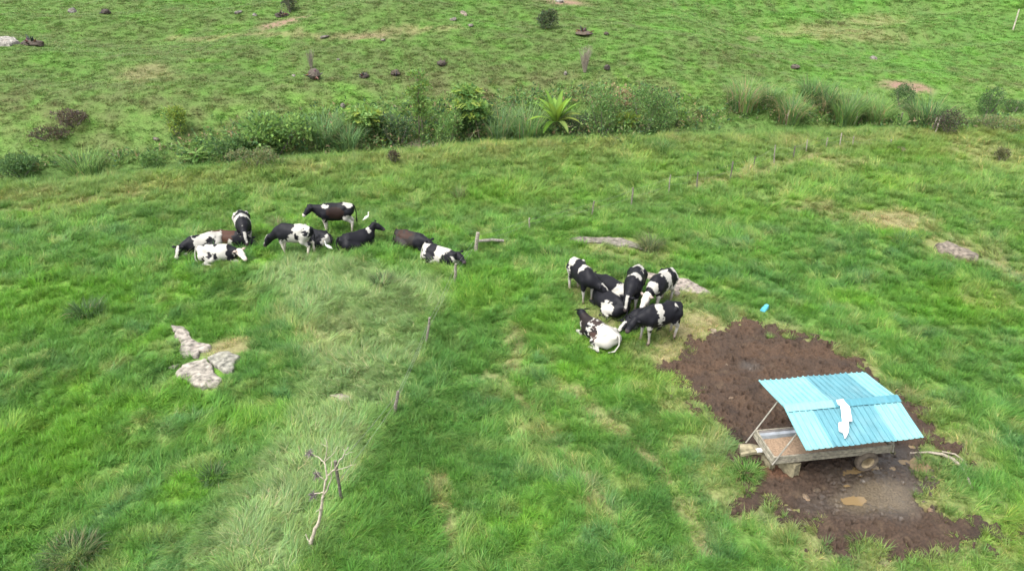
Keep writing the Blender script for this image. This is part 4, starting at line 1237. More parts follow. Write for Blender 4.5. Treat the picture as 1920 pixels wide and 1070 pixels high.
# ------------------------------------------------------------------ wire fence
fence = empty('wire_fence', P(853, 528))
tag(fence, 'old post-and-wire fence running diagonally across the pasture', 'fence')
f0 = Vector(fence.location)
def add_post(par, base, top, r, c=(1, 1, 1)):
    b0, t0 = np.asarray(base) - np.array(par.location), np.asarray(top) - np.array(par.location)
    n = 5
    pts = [b0 + (t0 - b0) * i / (n - 1) + np.array([random.uniform(-.012, .012), random.uniform(-.012, .012), 0]) for i in range(n)]
    mb = MB(); mb.tube(pts, [r * random.uniform(.85, 1.12) for _ in range(n)], 7, c)
    return mb.build('post', M['wood_grey'], par)
MAIN = [((641, 936), (629, 864), .045, .5), ((738, 775), (746, 733), .05, .7), ((797, 645), (806, 595), .04, .8), ((853, 530), (854, 494), .055, .95), ((891, 474), (896, 436), .085, 1.2),
        ((992, 431), (993, 409), .05, 1.1), ((1109, 405), (1114, 377), .05, .8), ((1184, 388), (1187, 352), .05, .8), ((1253, 366), (1257, 328), .04, 1.0), ((1306, 354), (1309, 322), .05, .6),
        ((1369, 338), (1374, 303), .05, .6), ((1413, 320), (1416, 294), .045, .6), ((1451, 306), (1454, 272), .045, 1.1), ((1487, 298), (1491, 274), .05, .5), ((1511, 287), (1514, 262), .04, 1.2),
        ((1549, 278), (1552, 258), .04, 1.1), ((1575, 274), (1578, 250), .045, 1.3), ((1599, 277), (1601, 256), .04, 1.2), ((1669, 275), (1671, 262), .04, 1.3)]
tops = []
for (b_, t_, r, g) in MAIN:
    base = P(*b_)
    top = PV(t_[0], t_[1], base[1] + random.uniform(-.04, .04))
    add_post(fence, base - np.array([0, 0, .15]), top, r * (.72 if b_[0] > 950 else .92), (g, g, g * .93))
    tops.append((base, top))
for lv in (.88, .5):
    for (a, at_), (b_, bt) in zip(tops[:-1], tops[1:]):
        p0, p1 = a + (at_ - a) * lv, b_ + (bt - b_) * lv
        pts = [p0 + (p1 - p0) * k / 6 - np.array([0, 0, .05 * math.sin(math.pi * k / 6)]) - np.array(f0) for k in range(7)]
        mb = MB(); mb.tube(pts, .0028, 4, caps=False); mb.build('wire', M['wire'], fence)
p0, p1 = P(899, 466), P(944, 458)
mb = MB(); mb.tube([p0 + np.array([0, 0, .30]), (p0 + p1) / 2 + np.array([0, 0, .25]), p1 + np.array([0, 0, .12])], [.06, .068, .06], 8)
tag(mb.build('fallen_rail', M['wood_grey']), 'grey fallen rail leaning against the thick fence post', 'rail')
f2 = empty('gully_fence', P(1601, 236)); tag(f2, 'sparse line of pale posts below the cane clumps', 'fence')
tp = []
for (b_, t_) in (((1473, 236), (1474, 221)), ((1601, 240), (1602, 228)), ((1684, 240), (1685, 231)), ((1747, 250), (1749, 240)), ((1753, 252), (1756, 243))):
    base = P(*b_); top = base + np.array([.04, 0, 1.0]); add_post(f2, base - np.array([0, 0, .15]), top, .045, (1.8, 1.75, 1.65)); tp.append((base, top))
p = P(1899, 58); o = empty('leaning_pole', p); tag(o, 'thin pale pole leaning on the upper hillside', 'pole')
q = PV(1911, 18, p[1]); mb = MB(); mb.tube([(0, 0, -.2), tuple((q - p) * .5), tuple(q - p)], [.06, .055, .05], 7, (2.0, 1.95, 1.9)); mb.build('shaft', M['wood_grey'], o)

# ------------------------------------------------------------------ bare dead tree in front
B0 = P(584, 1030)
dt = empty('dead_tree', B0); tag(dt, 'slender bleached dead tree with bare forked branches', 'tree')
def zp(zx, zy, dy=0.0):
    return PV(520 + zx / 3.688, 780 + zy / 3.688, B0[1] + dy) - B0
def limb(name, pts, r0, r1, mat='deadwood'):
    pts = [np.array(p) for p in pts]
    P2 = []
    for a, b in zip(pts[:-1], pts[1:]):
        for k in range(3): P2.append(a + (b - a) * k / 3 + (np.array([random.gauss(0, 1), random.gauss(0, 1), random.gauss(0, 1)]) * .008 if k else 0))
    P2.append(pts[-1])
    n = len(P2)
    mb = MB(); mb.tube(P2, [.54 * (r0 + (r1 - r0) * i / (n - 1)) * random.uniform(.88, 1.12) for i in range(n)], 8, (1.3, 1.32, 1.3))
    return mb.build(name, M[mat], dt, True)
limb('trunk', [zp(250, 930), zp(228, 880), zp(252, 815), zp(290, 715), zp(310, 600), zp(320, 540)], .085, .05)
limb('limb', [zp(318, 548), zp(330, 460, .03), zp(341, 410, .05)], .046, .036)
limb('limb', [zp(320, 545), zp(348, 505, -.1), zp(371, 440, -.16), zp(372, 390, -.2), zp(374, 312, -.25)], .036, .010)
limb('limb', [zp(341, 412, .05), zp(332, 340, .1), zp(328, 314, .14)], .034, .028)
limb('limb', [zp(341, 412, .05), zp(385, 374, -.02), zp(420, 330, -.1), zp(460, 262, -.15), zp(492, 212, -.2)], .036, .013)
limb('branch', [zp(328, 316, .14), zp(278, 278, .25), zp(245, 262, .3)], .024, .012)
limb('branch', [zp(328, 316, .14), zp(338, 270, .15), zp(344, 200, .1), zp(328, 148, .2)], .024, .008)
limb('branch', [zp(331, 310, .14), zp(384, 262, .0), zp(416, 208, -.05)], .018, .006)
limb('branch', [zp(390, 374, -.02), zp(450, 362, -.1), zp(500, 340, -.2), zp(545, 330, -.25)], .020, .006)
limb('branch', [zp(316, 524, 0), zp(285, 530, .1), zp(255, 532, .15)], .024, .014)
limb('branch', [zp(340, 205, .12), zp(318, 196, .15), zp(300, 180, .2)], .010, .004)
limb('branch', [zp(470, 250, -.16), zp(455, 225, -.1), zp(450, 205, -.1)], .010, .004)
limb('branch', [zp(460, 265, -.15), zp(500, 250, -.2), zp(530, 246, -.2)], .010, .004)
limb('branch', [zp(325, 440, .03), zp(280, 400, .1), zp(255, 360, .15)], .014, .006)
limb('branch', [zp(295, 700, .02), zp(292, 640, -.05), zp(268, 660, -.08)], .026, .010)
limb('root', [zp(228, 880), zp(208, 845, .1), zp(198, 812, .15)], .05, .016)
limb('root', [zp(250, 925), zp(268, 915, -.1), zp(275, 970, -.18)], .035, .018)
for (zx, zy, dy) in ((225, 256, .3), (273, 408, .12), (247, 545, .15)):
    mb = MB(); c = zp(zx, zy, dy); rr = random.Random(zx)
    for k in range(46):
        d = np.array([rr.gauss(0, 1), rr.gauss(0, 1), rr.gauss(.2, 1)]); d /= np.linalg.norm(d)
        mb.tube([c, c + d * rr.uniform(.05, .085), c + d * rr.uniform(.1, .15) + np.array([0, 0, -.02])], [.009, .006, .001], 4, (.62, .60, .66), caps=False)
    mb.build('air_plant', M['wood_grey'], dt)

# ------------------------------------------------------------------ plants of the gully and hillside
def rnd_unit(rr):
    v = np.array([rr.gauss(0, 1), rr.gauss(0, 1), rr.gauss(0, 1)]); return v / np.linalg.norm(v)

def leaf_quad(V, Fc, C, p, d, up, L, Wd, c):
    """one folded leaf"""
    d = d / np.linalg.norm(d)
    s = np.cross(d, up); n = np.linalg.norm(s)
    s = np.array([1, 0, 0]) if n < 1e-3 else s / n
    nrm = np.cross(s, d)
    k = len(V)
    V += [p, p + d * L * .45 - s * Wd * .5 + nrm * Wd * .12, p + d * L * .5, p + d * L * .45 + s * Wd * .5 + nrm * Wd * .12, p + d * L - nrm * L * .08]
    Fc += [(k, k + 1, k + 2), (k, k + 2, k + 3), (k + 1, k + 4, k + 2), (k + 2, k + 4, k + 3)]
    C += [c] * 5

def shade(c, rr, v=.28):
    g = rr.uniform(1 - v, 1 + v)
    return (c[0] * g * rr.uniform(.88, 1.15), c[1] * g, c[2] * g * rr.uniform(.8, 1.2))

def foliage(par, blobs_, n, L, Wd, cols, seed, name='foliage', shell=.55):
    rr = random.Random(seed)
    V, Fc, C = [], [], []
    tot = sum(b[1][0] * b[1][1] * b[1][2] for b in blobs_) ** 1
    for (c, r) in blobs_:
        k = max(25, int(n * (r[0] * r[1] * r[2]) / tot))
        for i in range(k):
            u = rnd_unit(rr)
            if u[2] < -.35 and rr.random() < .6: u[2] = -u[2]
            q = rr.uniform(shell, 1.0) * (1 + .22 * math.sin(u[0] * 7 + seed) * math.cos(u[2] * 6 + u[1] * 5))
            p = np.array(c) + u * np.array(r) * q
            if p[2] < .02: p[2] = rr.uniform(.02, .12)
            d = u * .7 + np.array([0, 0, .35]) + rnd_unit(rr) * .7
            cc = cols[0] if rr.random() < .62 else cols[rr.randrange(len(cols))]
            leaf_quad(V, Fc, C, p, d, rnd_unit(rr), L * rr.uniform(.6, 1.3), Wd * rr.uniform(.7, 1.2), shade(cc, rr))
    return mk(name, V, Fc, M['leaf'], par, False, col=np.array(C))

def clump_blobs(rx, rz, rr, k=7):
    out = [((0, 0, rz * .5), (rx * .6, rx * .55, rz * .5))]
    for i in range(k):
        a = rr.uniform(0, 6.28); q = rr.uniform(.35, .75) * rx
        h = rr.uniform(.25, .85)
        s = rr.uniform(.28, .5)
        out.append(((q * math.cos(a), q * math.sin(a) * .8, rz * h), (rx * s, rx * s, rz * s * .7)))
    return out

GREEN, DKG, LTG, YLG, OLV, TAN = (.150, .265, .080), (.085, .160, .055), (.20, .33, .09), (.25, .33, .065), (.18, .195, .09), (.34, .27, .15)

def bush(px, hpx, wpx, label, cols=(GREEN, DKG, LTG), n=900, leaf=.16, name='bush', group=None, stems=4, cat='bush', k=7):
    p = P(*px); s = depth_of(p) / FPX
    h, w = hpx * s * 1.12, wpx * s * 1.08; n = int(n * 1.8)
    rr = random.Random(int(px[0] * 3 + px[1]))
    o = empty(name, p); tag(o, label, cat, group)
    foliage(o, clump_blobs(w / 2, h, rr, k), n, leaf, leaf * .55, cols, rr.randrange(9999))
    for i in range(stems):
        a = rr.uniform(0, 6.28)
        mb = MB(); mb.tube([(0.05 * math.cos(a), .05 * math.sin(a), -.1), (.2 * w * math.cos(a), .2 * w * math.sin(a), h * .35), (.32 * w * math.cos(a), .32 * w * math.sin(a), h * .7)], [.035, .025, .012], 5)
        mb.build('stem', M['bark'], o)
    return o

def cane(px, hpx, wpx, label, n=260, cols=(GREEN, (.13, .23, .09), LTG), dead=.12, group='cane grass clumps along the gully', name='cane_clump', wd=.045, spread=1.0):
    p = P(*px); s = depth_of(p) / FPX
    h, w = hpx * s * 1.15, wpx * s
    rr = random.Random(int(px[0] * 5 + px[1]))
    o = empty(name, p); tag(o, label, 'cane grass' if 'cane' in name else 'tussock', group)
    mb, md = MB(), MB()
    for i in range(n):
        a = rr.uniform(0, 6.28); r = w * .36 * math.sqrt(rr.random())
        is_dead = rr.random() < dead
        c = shade(TAN if is_dead else cols[rr.randrange(len(cols))], rr)
        blade(md if is_dead else mb, (r * math.cos(a), r * math.sin(a)), h * rr.uniform(.75, 1.35), wd * rr.uniform(.7, 1.3), a + rr.gauss(0, .5), abs(rr.gauss(.12, .14)) * spread, rr.uniform(.7, 2.0) * spread * (1.3 if is_dead else 1), c, segs=5)
    mb.build('blades', M['leaf'], o)
    if md.v: md.build('dry_blades', M['leaf'], o)
    return o

def pinnate_crown(V, Fc, C, c, n, R, droop, cols, rr, leaf=.22, rise=.5):
    for i in range(n):
        a = 6.283 * i / n + rr.uniform(-.25, .25)
        d = np.array([math.cos(a), math.sin(a), 0]); el = rr.uniform(.1, rise)
        p = np.array(c, float); L = R * rr.uniform(.75, 1.1)
        col = cols[rr.randrange(len(cols))]
        for k in range(9):
            t = (k + 1) / 9
            p = np.array(c) + d * L * t + np.array([0, 0, 1]) * (math.sin(el) * L * t - droop * L * t * t)
            for s in (-1, 1):
                side = np.array([-d[1], d[0], 0]) * s
                leaf_quad(V, Fc, C, p, side * .8 + d * .6 + np.array([0, 0, -.15]), np.array([0, 0, 1.0]), leaf * (1.15 - .5 * t), leaf * .34, shade(col, rr, .2))
        leaf_quad(V, Fc, C, p, d, np.array([0, 0, 1.0]), leaf, leaf * .4, shade(col, rr, .2))

def plume_tree(px, top_px, wpx, label, lean=0.0, stem_c=(2.6, 2.5, 2.2), layers=1, under=True, cols=(LTG, (.075, .17, .04), YLG), r=.035):
    p = P(*px); s = depth_of(p) / FPX
    top = PV(px[0] + lean, top_px, p[1]) - p
    rr = random.Random(int(px[0]))
    o = empty('plume_leaf_tree', p); tag(o, label, 'tree', 'small broad-leaved trees along the gully')
    top = top * np.array([1, 1, .92])
    mb = MB(); mb.tube([(0, 0, -.1), tuple(top * .35 + np.array([.05, 0, 0])), tuple(top * .7), tuple(top)], [r * 1.3, r * 1.1, r, r * .6], 7, stem_c); mb.build('trunk', M['bark'], o, True)
    V, Fc, C = [], [], []
    R_ = wpx * s * .5
    for k in range(layers):
        pinnate_crown(V, Fc, C, top * (1 - .22 * k), 12, R_ * 1.05, .35, cols, rr, leaf=.34)
    mk('crown', V, Fc, M['leaf'], o, False, col=np.array(C))
    bl = []
    for k in range(layers):
        c_ = top * (1 - .24 * k) - np.array([0, 0, .12])
        bl.append((tuple(c_), (R_ * .8, R_ * .75, .26)))
        for j in range(4):
            a = 1.57 * j + rr.uniform(-.4, .4)
            bl.append(((c_[0] + R_ * .55 * math.cos(a), c_[1] + R_ * .5 * math.sin(a), c_[2] + rr.uniform(-.15, .1)), (R_ * .42, R_ * .4, .22)))
    foliage(o, bl, 520 * layers, .30, .19, cols, rr.randrange(999), 'crown_leaves', .35)
    return o

# shrubs along the near lip, from one end of the gully to the other
BG, CG = 'bushes along the gully', 'cane grass clumps along the gully'
bush((40, 332), 34, 90, 'low dark green mound of shrubs where the gully leaves the picture', (DKG, GREEN), 1200, .15, group=BG)
cane((160, 326), 40, 80, 'round grassy clump standing alone near the low dark mound', n=300, cols=(GREEN, DKG, LTG), dead=.03, wd=.04, group=CG)
bush((288, 318), 30, 46, 'small round green bush between the alone grassy clump and the bright fern-leaved plant', (GREEN, LTG, DKG), 700, .14, group=BG)
bush((90, 262), 20, 80, 'brownish low scrub patch on the bank above the round grassy clump', ((.09, .075, .05), OLV, DKG), 500, .14, group='scrub on the hillside')
bush((140, 238), 24, 70, 'dead-brown scrub patch, larger of the two on the open bank', ((.11, .085, .065), (.07, .06, .045), OLV), 500, .14, group='scrub on the hillside')
bush((335, 256), 46, 42, 'upright bush with a bright yellow-green top on the open bank', (YLG, LTG, GREEN, DKG), 800, .14, group=BG)
o = empty('fern_leaved_plant', P(372, 303)); tag(o, 'bright green plant with long feathery spreading leaves', 'plant')
V, Fc, C = [], [], []; pinnate_crown(V, Fc, C, (0, 0, .25), 13, 1.0, .12, (LTG, (.11, .22, .05)), random.Random(3), .26, .75); pinnate_crown(V, Fc, C, (0, 0, .5), 8, .75, .1, (LTG,), random.Random(4), .22, .9)
mk('fronds', V, Fc, M['leaf'], o, False, col=np.array(C))
mb = MB(); mb.tube([(0, 0, -.1), (0, 0, .55)], [.05, .03], 6); mb.build('stem', M['bark'], o)
bush((436, 304), 40, 80, 'dark leafy bush next to the bright fern-leaved plant', (DKG, GREEN, LTG), 1000, .17, group=BG)
bush((520, 290), 66, 130, 'broad spreading large-leaved bush with a pale leafy top', (LTG, GREEN, DKG, (.12, .22, .08)), 1500, .26, group=BG, k=11)
bush((480, 312), 26, 90, 'low dull green scrub at the foot of the broad spreading bush', (OLV, GREEN, DKG), 700, .14, group=BG)
cane((612, 272), 58, 62, 'tall blue-green cane clump beside the broad spreading bush', n=340, cols=((.13, .235, .09), GREEN, (.18, .30, .12)), dead=.04, group=CG)
cane((655, 284), 52, 64, 'blue-green cane clump, shorter and lower than the tall one', n=320, cols=((.13, .235, .09), DKG, (.18, .30, .12)), dead=.05, group=CG)
plume_tree((684, 262), 205, 62, 'small bright tree with drooping feathery leaves between cane and the slender tree', layers=2, cols=(LTG, YLG))
bush((712, 262), 40, 50, 'bush with a few yellow leaves beside the small bright tree', (GREEN, YLG, (.40, .30, .03), LTG), 600, .17, group=BG)
bush((745, 278), 52, 70, 'pale blue-green bush at the foot of the slender tree', ((.075, .13, .06), GREEN, OLV), 900, .16, group=BG)
# slender tree
p = P(790, 266); s = depth_of(p) / FPX
o = empty('slender_tree', p); tag(o, 'tall slender tree with a thin twin stem and airy crown', 'tree')
ht = 128 * s
for dx in (-.06, .09):
    mb = MB(); mb.tube([(dx * 2, 0, -.1), (dx, 0, ht * .3), (dx * .3, 0, ht * .6), (0, 0, ht * .97)], [.055, .045, .03, .012], 6, (1.3, 1.25, 1.1)); mb.build('trunk', M['bark'], o, True)
foliage(o, [((0, 0, ht * .96), (.62, .55, .22)), ((.25, 0, ht * .80), (.50, .5, .28)), ((-.3, 0, ht * .72), (.45, .5, .3)), ((.05, 0, ht * .58), (.55, .5, .42)), ((.05, 0, ht * .42), (.48, .45, .5))], 1500, .21, .11, (LTG, YLG, OLV, GREEN), 77, 'crown', .3)
rr = random.Random(5); o = empty('dead_brushwood', P(780, 284)); tag(o, 'tangle of grey dead twigs at the foot of the slender tree', 'twigs')
mb = MB()
for i in range(60):
    a = np.array([rr.uniform(-1.1, 1.1), rr.uniform(-.4, .4), rr.uniform(0, .25)]); d = rnd_unit(rr) * rr.uniform(.4, .9); d[2] = abs(d[2]) * .8
    mb.tube([a, a + d * .5 + rnd_unit(rr) * .08, a + d], [.016, .012, .004], 4, (1.0, .95, .9), caps=False)
mb.build('twigs', M['deadwood'], o)
bush((838, 276), 56, 60, 'grassy green shrub between the slender tree and the pale-trunked tree', (GREEN, OLV, LTG), 800, .16, group=BG)
bush((875, 256), 62, 70, 'dark dense bush under the pale-trunked tree', (DKG, GREEN), 1200, .19, group=BG)
plume_tree((900, 266), 186, 70, 'pale-trunked tree with a wide flat bright crown', lean=-18, layers=2)
plume_tree((872, 240), 163, 52, 'tree with a bright green crown rising just behind the pale-trunked tree', lean=4, layers=1)
cane((935, 268), 62, 70, 'blue-green cane clump beside the pale trunk', n=320, cols=((.13, .235, .09), GREEN, (.18, .29, .13)), dead=.12, group=CG)
cane((985, 268), 66, 70, 'green cane clump touching the banana-like plant', n=340, cols=(GREEN, (.13, .24, .10), LTG), dead=.06, group=CG)
# banana-like rosette
p = P(1040, 258); s = depth_of(p) / FPX
o = empty('banana_plant', p); tag(o, 'banana-like plant with a fan of large bright green leaves', 'banana plant')
mb = MB(); mb.tube([(0, 0, -.1), (0, 0, .7), (.05, 0, 1.25)], [.22, .19, .12], 10, (.9, .95, .5)); mb.build('stem', M['bark'], o, True)
rr = random.Random(21)
for i in range(27):
    a = 6.283 * i / 27 * 2.4 + rr.uniform(-.2, .2)
    el = rr.uniform(.15, .7) if i < 18 else rr.uniform(.8, 1.25)
    L = rr.uniform(1.5, 2.2); n = 8
    d = np.array([math.cos(a), math.sin(a), 0]); sd_ = np.array([-d[1], d[0], 0])
    q = np.array([.05 + .12 * d[0], .12 * d[1], 1.0]); ang = el
    V, Fc, C = [], [], []
    c = shade((.15, .255, .035) if i < 20 else (.15, .21, .05), rr, .25)
    for k in range(n + 1):
        t = k / n
        w = .19 * math.sin(math.pi * min(1, .12 + t * .9)) ** .7
        nr = np.array([0, 0, 1]) * math.sin(ang) - d * 0 + np.array([0, 0, .5])
        V += [q - sd_ * w + np.array([0, 0, w * .35]), q, q + sd_ * w + np.array([0, 0, w * .35])]
        C += [c, tuple(x * 1.35 for x in c), c]
        q = q + (d * math.sin(ang) + np.array([0, 0, 1]) * math.cos(ang)) * L / n
        ang += (.085 if i < 13 else .14)
    for k in range(n):
        b_ = 3 * k
        Fc += [(b_, b_ + 1, b_ + 4, b_ + 3), (b_ + 1, b_ + 2, b_ + 5, b_ + 4)]
    mk('leaf', V, Fc, M['leaf'], o, False, col=np.array(C))
bush((1085, 262), 40, 60, 'grey-green scrub between the banana-like plant and the big shrubs', ((.075, .10, .06), OLV, DKG, GREEN), 800, .15, group=BG)
bush((1130, 258), 72, 80, 'dark green shrub under the straw-coloured dead foliage', (GREEN, DKG, OLV), 1200, .16, group=BG)
bush((1205, 256), 84, 110, 'largest rounded olive-green shrub at the gully end', (GREEN, OLV, DKG, (.07, .12, .045)), 1700, .16, group=BG, k=10)
o = bush((1168, 216), 46, 52, 'bush of dead straw-coloured foliage behind the shrubs', (TAN, (.36, .29, .15), (.22, .18, .1)), 260, .2, group='scrub on the hillside')
plume_tree((1160, 256), 218, 44, 'spindly young tree with a crooked pale stem before the shrubs', lean=14, cols=(YLG, LTG), r=.022)
bush((1272, 238), 34, 34, 'small bright round bush after the largest shrub', (LTG, YLG, GREEN, DKG), 500, .13, group=BG)
# cane beds on the other side
cane((1392, 206), 52, 76, 'wide cane clump with many straw-coloured blades, first of the far cane bed', n=420, dead=.32, group=CG)
cane((1443, 196), 36, 46, 'small bright cane clump just after the straw-coloured one', n=240, dead=.12, group=CG)
cane((1480, 230), 50, 56, 'green cane clump with a dry foot, in the lower row by the first pale post', n=320, dead=.28, group=CG)
cane((1520, 190), 40, 50, 'dark green cane clump in the upper row of the far bed', n=280, cols=(DKG, GREEN), dead=.1, group=CG)
cane((1548, 206), 46, 50, 'pale feathery cane clump in the upper row of the far bed', n=280, cols=((.085, .15, .07), GREEN), dead=.25, group=CG)
cane((1583, 234), 58, 62, 'tall leaning green cane clump in the middle of the far bed', n=360, dead=.14, group=CG)
cane((1612, 218), 40, 46, 'short cane clump behind the tall leaning one', n=240, dead=.2, group=CG)
cane((1642, 238), 52, 56, 'bright green upright cane clump near the bare earth patch', n=340, cols=(GREEN, LTG), dead=.12, group=CG)
bush((1690, 206), 42, 50, 'dark round thorn bush beside the bare earth patch', (DKG, (.035, .06, .028)), 900, .11, group=BG)
cane((1735, 240), 56, 84, 'broad fan-shaped cane clump past the dark thorn bush', n=420, cols=(GREEN, (.075, .14, .055), DKG), dead=.14, group=CG)
bush((1775, 252), 42, 56, 'brown-grey leafless-looking shrub under the broad cane clump', ((.085, .08, .055), OLV, DKG), 800, .12, group=BG)
bush((1850, 218), 52, 48, 'dark shrub with grey dead tips standing apart on the slope', (DKG, (.10, .09, .075), GREEN), 900, .12, group=BG)
bush((1900, 212), 20, 60, 'low dark scrub at the picture edge beside the grey-tipped shrub', (DKG, GREEN, OLV), 600, .12, group=BG)
bush((1870, 244), 22, 110, 'low spreading olive scrub below the grey-tipped shrub', (OLV, GREEN, DKG), 800, .13, group=BG)
bush((1878, 302), 18, 32, 'small dull bush alone on the dry flat beyond the fence', (OLV, (.09, .09, .055)), 350, .11, group='scrub in the pasture')
bush((1024, 54), 28, 44, 'hazy grey-green bush high on the hillside', ((.075, .10, .055), OLV, DKG), 700, .17, group='scrub on the hillside')
bush((545, 24), 26, 28, 'thin grey-green bush above the dark stump near the hill track', ((.08, .10, .06), OLV), 350, .16, group='scrub on the hillside')
bush((738, 308), 22, 26, 'brown withered shrublet on the seeding strip', ((.10, .085, .055), OLV), 260, .12, group='scrub in the pasture')

def twiggy(px, hpx, wpx, label, n=70, tint=(1.0, 1.0, 1.0)):
    p = P(*px); s = depth_of(p) / FPX; h, w = hpx * s, wpx * s
    rr = random.Random(int(px[0])); o = empty('dead_shrub', p); tag(o, label, 'shrub', 'leafless grey shrubs on the hillside')
    mb = MB()
    for i in range(n):
        a = rr.uniform(0, 6.28); q = rr.uniform(0, .5) * w
        t_ = np.array([q * math.cos(a), q * math.sin(a), h * rr.uniform(.6, 1.05)])
        mb.tube([t_ * np.array([.15, .15, 0]), t_ * np.array([.5, .5, .55]) + rnd_unit(rr) * .05, t_], [.022, .015, .006], 4, tint, caps=False)
    mb.build('twigs', M['deadwood'], o)
twiggy((1096, 136), 48, 34, 'tall pale grey leafless shrub on the brown bank')
twiggy((584, 128), 34, 20, 'faint grey leafless twigs growing behind the split stump', 40, (.8, .85, .8))

# tangled low growth that fills the gully between the single plants
rr = random.Random(99)
V, Fc, C = [], [], []
LINE = [(-20, 330, .3), (120, 322, .3), (260, 314, .3), (340, 302, .6), (440, 300, 1.1), (560, 288, 1.3), (680, 284, 1.2), (800, 278, 1.2), (920, 270, 1.3), (1040, 264, 1.2), (1160, 260, 1.3), (1270, 248, .9), (1330, 238, .5),
        (1400, 222, .5), (1500, 232, .5), (1620, 240, .5), (1740, 248, .6), (1830, 240, .4), (1930, 225, .4)]
LW = [(P(a, b), c) for a, b, c in LINE]
BANK = [(P(a, b), c) for a, b, c in ((430, 276, .4), (560, 262, .6), (700, 246, .8), (830, 232, .9), (960, 224, .9), (1100, 214, 1.0), (1230, 206, .8), (1300, 206, .3))]
for (pa, wa), (pb, wb) in list(zip(LW[:-1], LW[1:])) + list(zip(BANK[:-1], BANK[1:])):
    L = np.linalg.norm(pb - pa)
    for j in range(int(L * 52 * (wa + wb))):
        t = rr.random(); q = pa + (pb - pa) * t; w = wa + (wb - wa) * t
        g = rr.gauss(0, .9) * w
        x, y = q[0] + rr.gauss(0, .4), q[1] + .5 + g
        lump = .95 + .9 * float(vnoise(np.array([x / 1.3]), np.array([y / 1.3]), 55)[0])
        h = max(.05, w * lump * math.exp(-g * g) * rr.uniform(.3, 1.0))
        c0 = rr.choice((GREEN, GREEN, DKG, LTG, OLV, (.06, .13, .055))) if rr.random() < .93 else TAN
        b_ = np.array([x, y, float(land(x, y)) + h])
        for k in range(2):
            leaf_quad(V, Fc, C, b_ + rnd_unit(rr) * .08, rnd_unit(rr) * .8 + np.array([0, -.2, .5]), rnd_unit(rr), rr.uniform(.14, .34), rr.uniform(.06, .14), shade(c0, rr))
tag(mk('gully_undergrowth', V, Fc, M['leaf'], None, False, col=np.array(C)), 'tangled low green undergrowth filling the gully', kind='stuff')

# stumps and hill stones
def stump(px, hpx, wpx, label, tint=(.50, .45, .40), group='stumps and root plates on the hillside'):
    p = P(*px); s = depth_of(p) / FPX * .85; h, w = hpx * s, wpx * s; tint = tuple(.2 + .75 * q for q in tint)
    rr = random.Random(int(px[0] + px[1])); o = empty('tree_stump', p); tag(o, label, 'stump', group)
    V, Fc = stone_mesh(w * .46, int(px[0]), flat=h / w * 1.15)
    mk('root_plate', V + np.array([0, 0, h * .25]), Fc, M['bark'], o, False, col=np.tile(np.array(tint), (len(V), 1)))
    for i in range(14):
        a = rr.uniform(0, 6.28); el = rr.uniform(0, 1.3); L = w * rr.uniform(.45, .75)
        d = np.array([math.cos(a) * math.cos(el), math.sin(a) * math.cos(el), math.sin(el) * .8])
        mb = MB(); mb.tube([d * .1, d * L * .6 + np.array([0, 0, h * .15]), d * L + np.array([0, 0, h * .1 + rr.uniform(-.1, .1)])], [w * .09, w * .06, w * .015], 5, tuple(x * rr.choice((.6, 1.0, 1.7)) for x in tint)); mb.build('root', M['bark'], o)
    return o
stump((590, 148), 30, 34, 'dark split stump with pale jagged roots on the green slope')
stump((1138, 132), 16, 14, 'small black stump next to the tall leafless shrub', (.16, .14, .12))
stump((530, 32), 10, 26, 'black stump below the thin bush near the hill track', (.2, .17, .14))
stump((199, 27), 14, 20, 'black stump high on the green hillside, alone', (.15, .12, .1))
stump((1094, 66), 12, 34, 'low brown root plate under the hazy hillside bush', (.45, .36, .26))
stump((1137, 66), 8, 12, 'tiny dark stump beside the low brown root plate', (.25, .2, .16))
stump((828, 124), 14, 24, 'dark hollow stump in the brown bank above the slender tree', (.22, .17, .14))
stump((742, 142), 16, 20, 'leaning brown stump in the bank left of the hollow one', (.4, .32, .26))
stump((684, 146), 12, 22, 'dark root stump in the bank nearest the split stump', (.25, .2, .16))
stump((1490, 130), 12, 18, 'grey stump on the open slope above the far cane bed', (.5, .45, .4))
stump((62, 86), 16, 40, 'dark broken root mass beside the pale outcrop', (.3, .24, .2))
HG = 'small stones on the hillside'
stone((136, 22), 22, 'grey-white stone near the lone black stump', (.7, .7, .68), .5, group=HG)
stone((478, 30), 11, 'pale upright stone at the start of the bare hill scrape', (1.0, .98, .95), 1.0, group=HG)
stone((448, 24), 18, 'grey stone uphill of the pale upright stone', (.75, .75, .72), .5, group=HG)
stone((869, 27), 24, 'cream boulder low on the track, largest of the hill stones', (1.1, .98, .82), .5, group=HG)
stone((850, 38), 18, 'white-grey stone just below the cream boulder', (.9, .88, .84), .55, group=HG)
stone((882, 49), 14, 'grey stone downhill of the cream boulder', (.7, .68, .64), .5, group=HG)
stone((718, 77), 14, 'grey stone on the faint hill track', (.75, .72, .68), .5, group=HG)
stone((608, 70), 16, 'dull stone uphill of the split stump', (.6, .58, .54), .5, group=HG)
stone((551, 143), 12, 'small white stone beside the split stump', (1.1, 1.08, 1.02), .5, group=HG)
stone((634, 113), 9, 'little white stone above and past the split stump', (1.0, 1.0, .95), .5, group=HG)
stone((643, 200), 15, 'grey stone in the bright grass above the cane', (.7, .66, .62), .9, group=HG)
stone((293, 262), 14, 'pale stone under the yellow-topped bush', (.8, .74, .68), .5, group=HG)
stone((1638, 110), 18, 'white-topped stone in the middle of the far slope', (1.0, .96, .9), .5, group=HG)
stone((1060, 140), 10, 'slim white stone below the tall leafless shrub', (1.1, 1.1, 1.05), 1.2, group=HG)
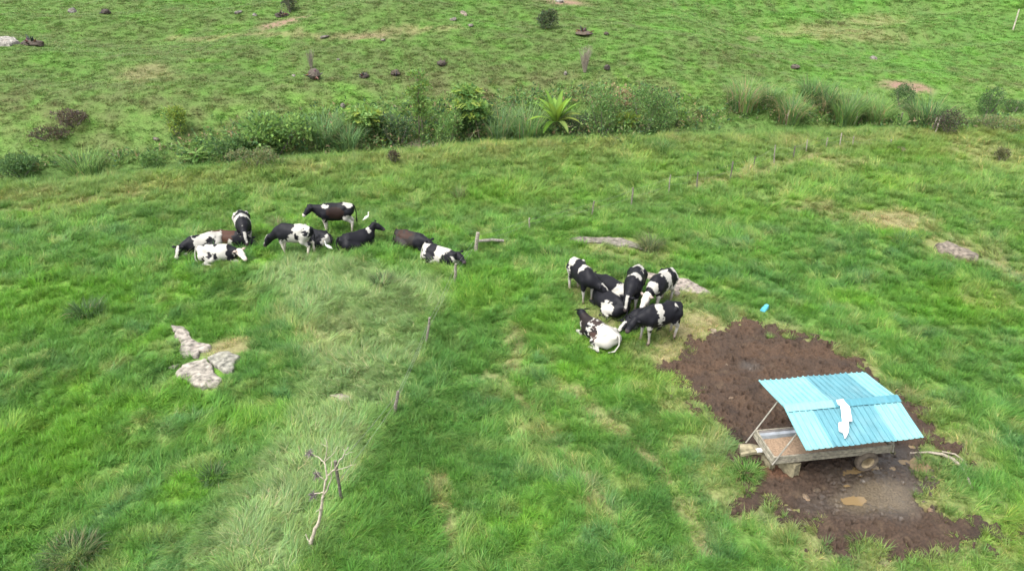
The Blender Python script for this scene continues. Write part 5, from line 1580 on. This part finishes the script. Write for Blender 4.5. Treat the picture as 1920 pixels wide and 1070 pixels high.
stone((1048, 4), 20, 'white stone on the bare scrape at the picture top', (1.2, 1.2, 1.2), .4, group=HG)
stone((1696, 284), 26, 'flat dark brown clod in the pasture beyond the fence', (.35, .27, .18), .35, group=None)

# single tussocks that stand out of the sward
TG = 'dark tussocks standing out of the sward'
tk = dict(dead=.03, group=TG, name='grass_tussock', wd=.022, spread=1.25)
cane((718, 534), 24, 46, 'dark rounded tussock in the flattened grass below the cattle', n=260, cols=(DKG, (.04, .09, .03), OLV), **tk)
cane((860, 376), 26, 26, 'upright yellow-brown tussock behind the cattle', n=160, cols=((.10, .12, .03), OLV, GREEN), **{**tk, 'spread': .8})
cane((1697, 460), 24, 60, 'lush dark green tussock above the lichen boulder', n=280, cols=((.05, .135, .03), GREEN), **tk)
cane((1217, 472), 34, 44, 'grey-green bushy tussock on the rock ledge', n=220, cols=((.085, .12, .05), OLV), **tk)
cane((165, 590), 28, 70, 'dark flat tussock high in the lush sward on the cattle side', n=300, cols=((.045, .095, .025), DKG), **tk)
cane((140, 1045), 34, 120, 'broad dark seeding tussock in the bottom corner', n=420, cols=(DKG, (.05, .09, .03), OLV), **tk)
cane((520, 425), 20, 30, 'small tussock just above the side-on grazing cow', n=140, cols=(OLV, GREEN), **tk)
cane((405, 900), 30, 50, 'dark small tussock in the lower lush sward', n=200, cols=((.045, .095, .025), DKG), **tk)
cane((1398, 888), 26, 56, 'bright green tussock in the mud under the drawbar', n=360, cols=((.075, .19, .03), LTG), **{**tk, 'spread': 1.4, 'wd': .018})
cane((1240, 285), 24, 60, 'rounded green tussock on the near side of the gully shrubs', n=260, cols=((.065, .15, .03), GREEN), **tk)
NG = grow('pasture_grass', [(6.5, 14, 62, .85), (14, 22, 50, 0.92), (22, 31, 32, 1.1), (31, 52, 18, 1.4)], 'thick green pasture grass, upright and laid over in swirls')
NH = grow('hillside_grass', [(30, 62, 15, .85), (62, 95, 8.0, 1.15), (95, 140, 2.0, 1.9)], 'short rough grass covering the slope beyond the gully', hill=True)
print('tufts', NG, NH)
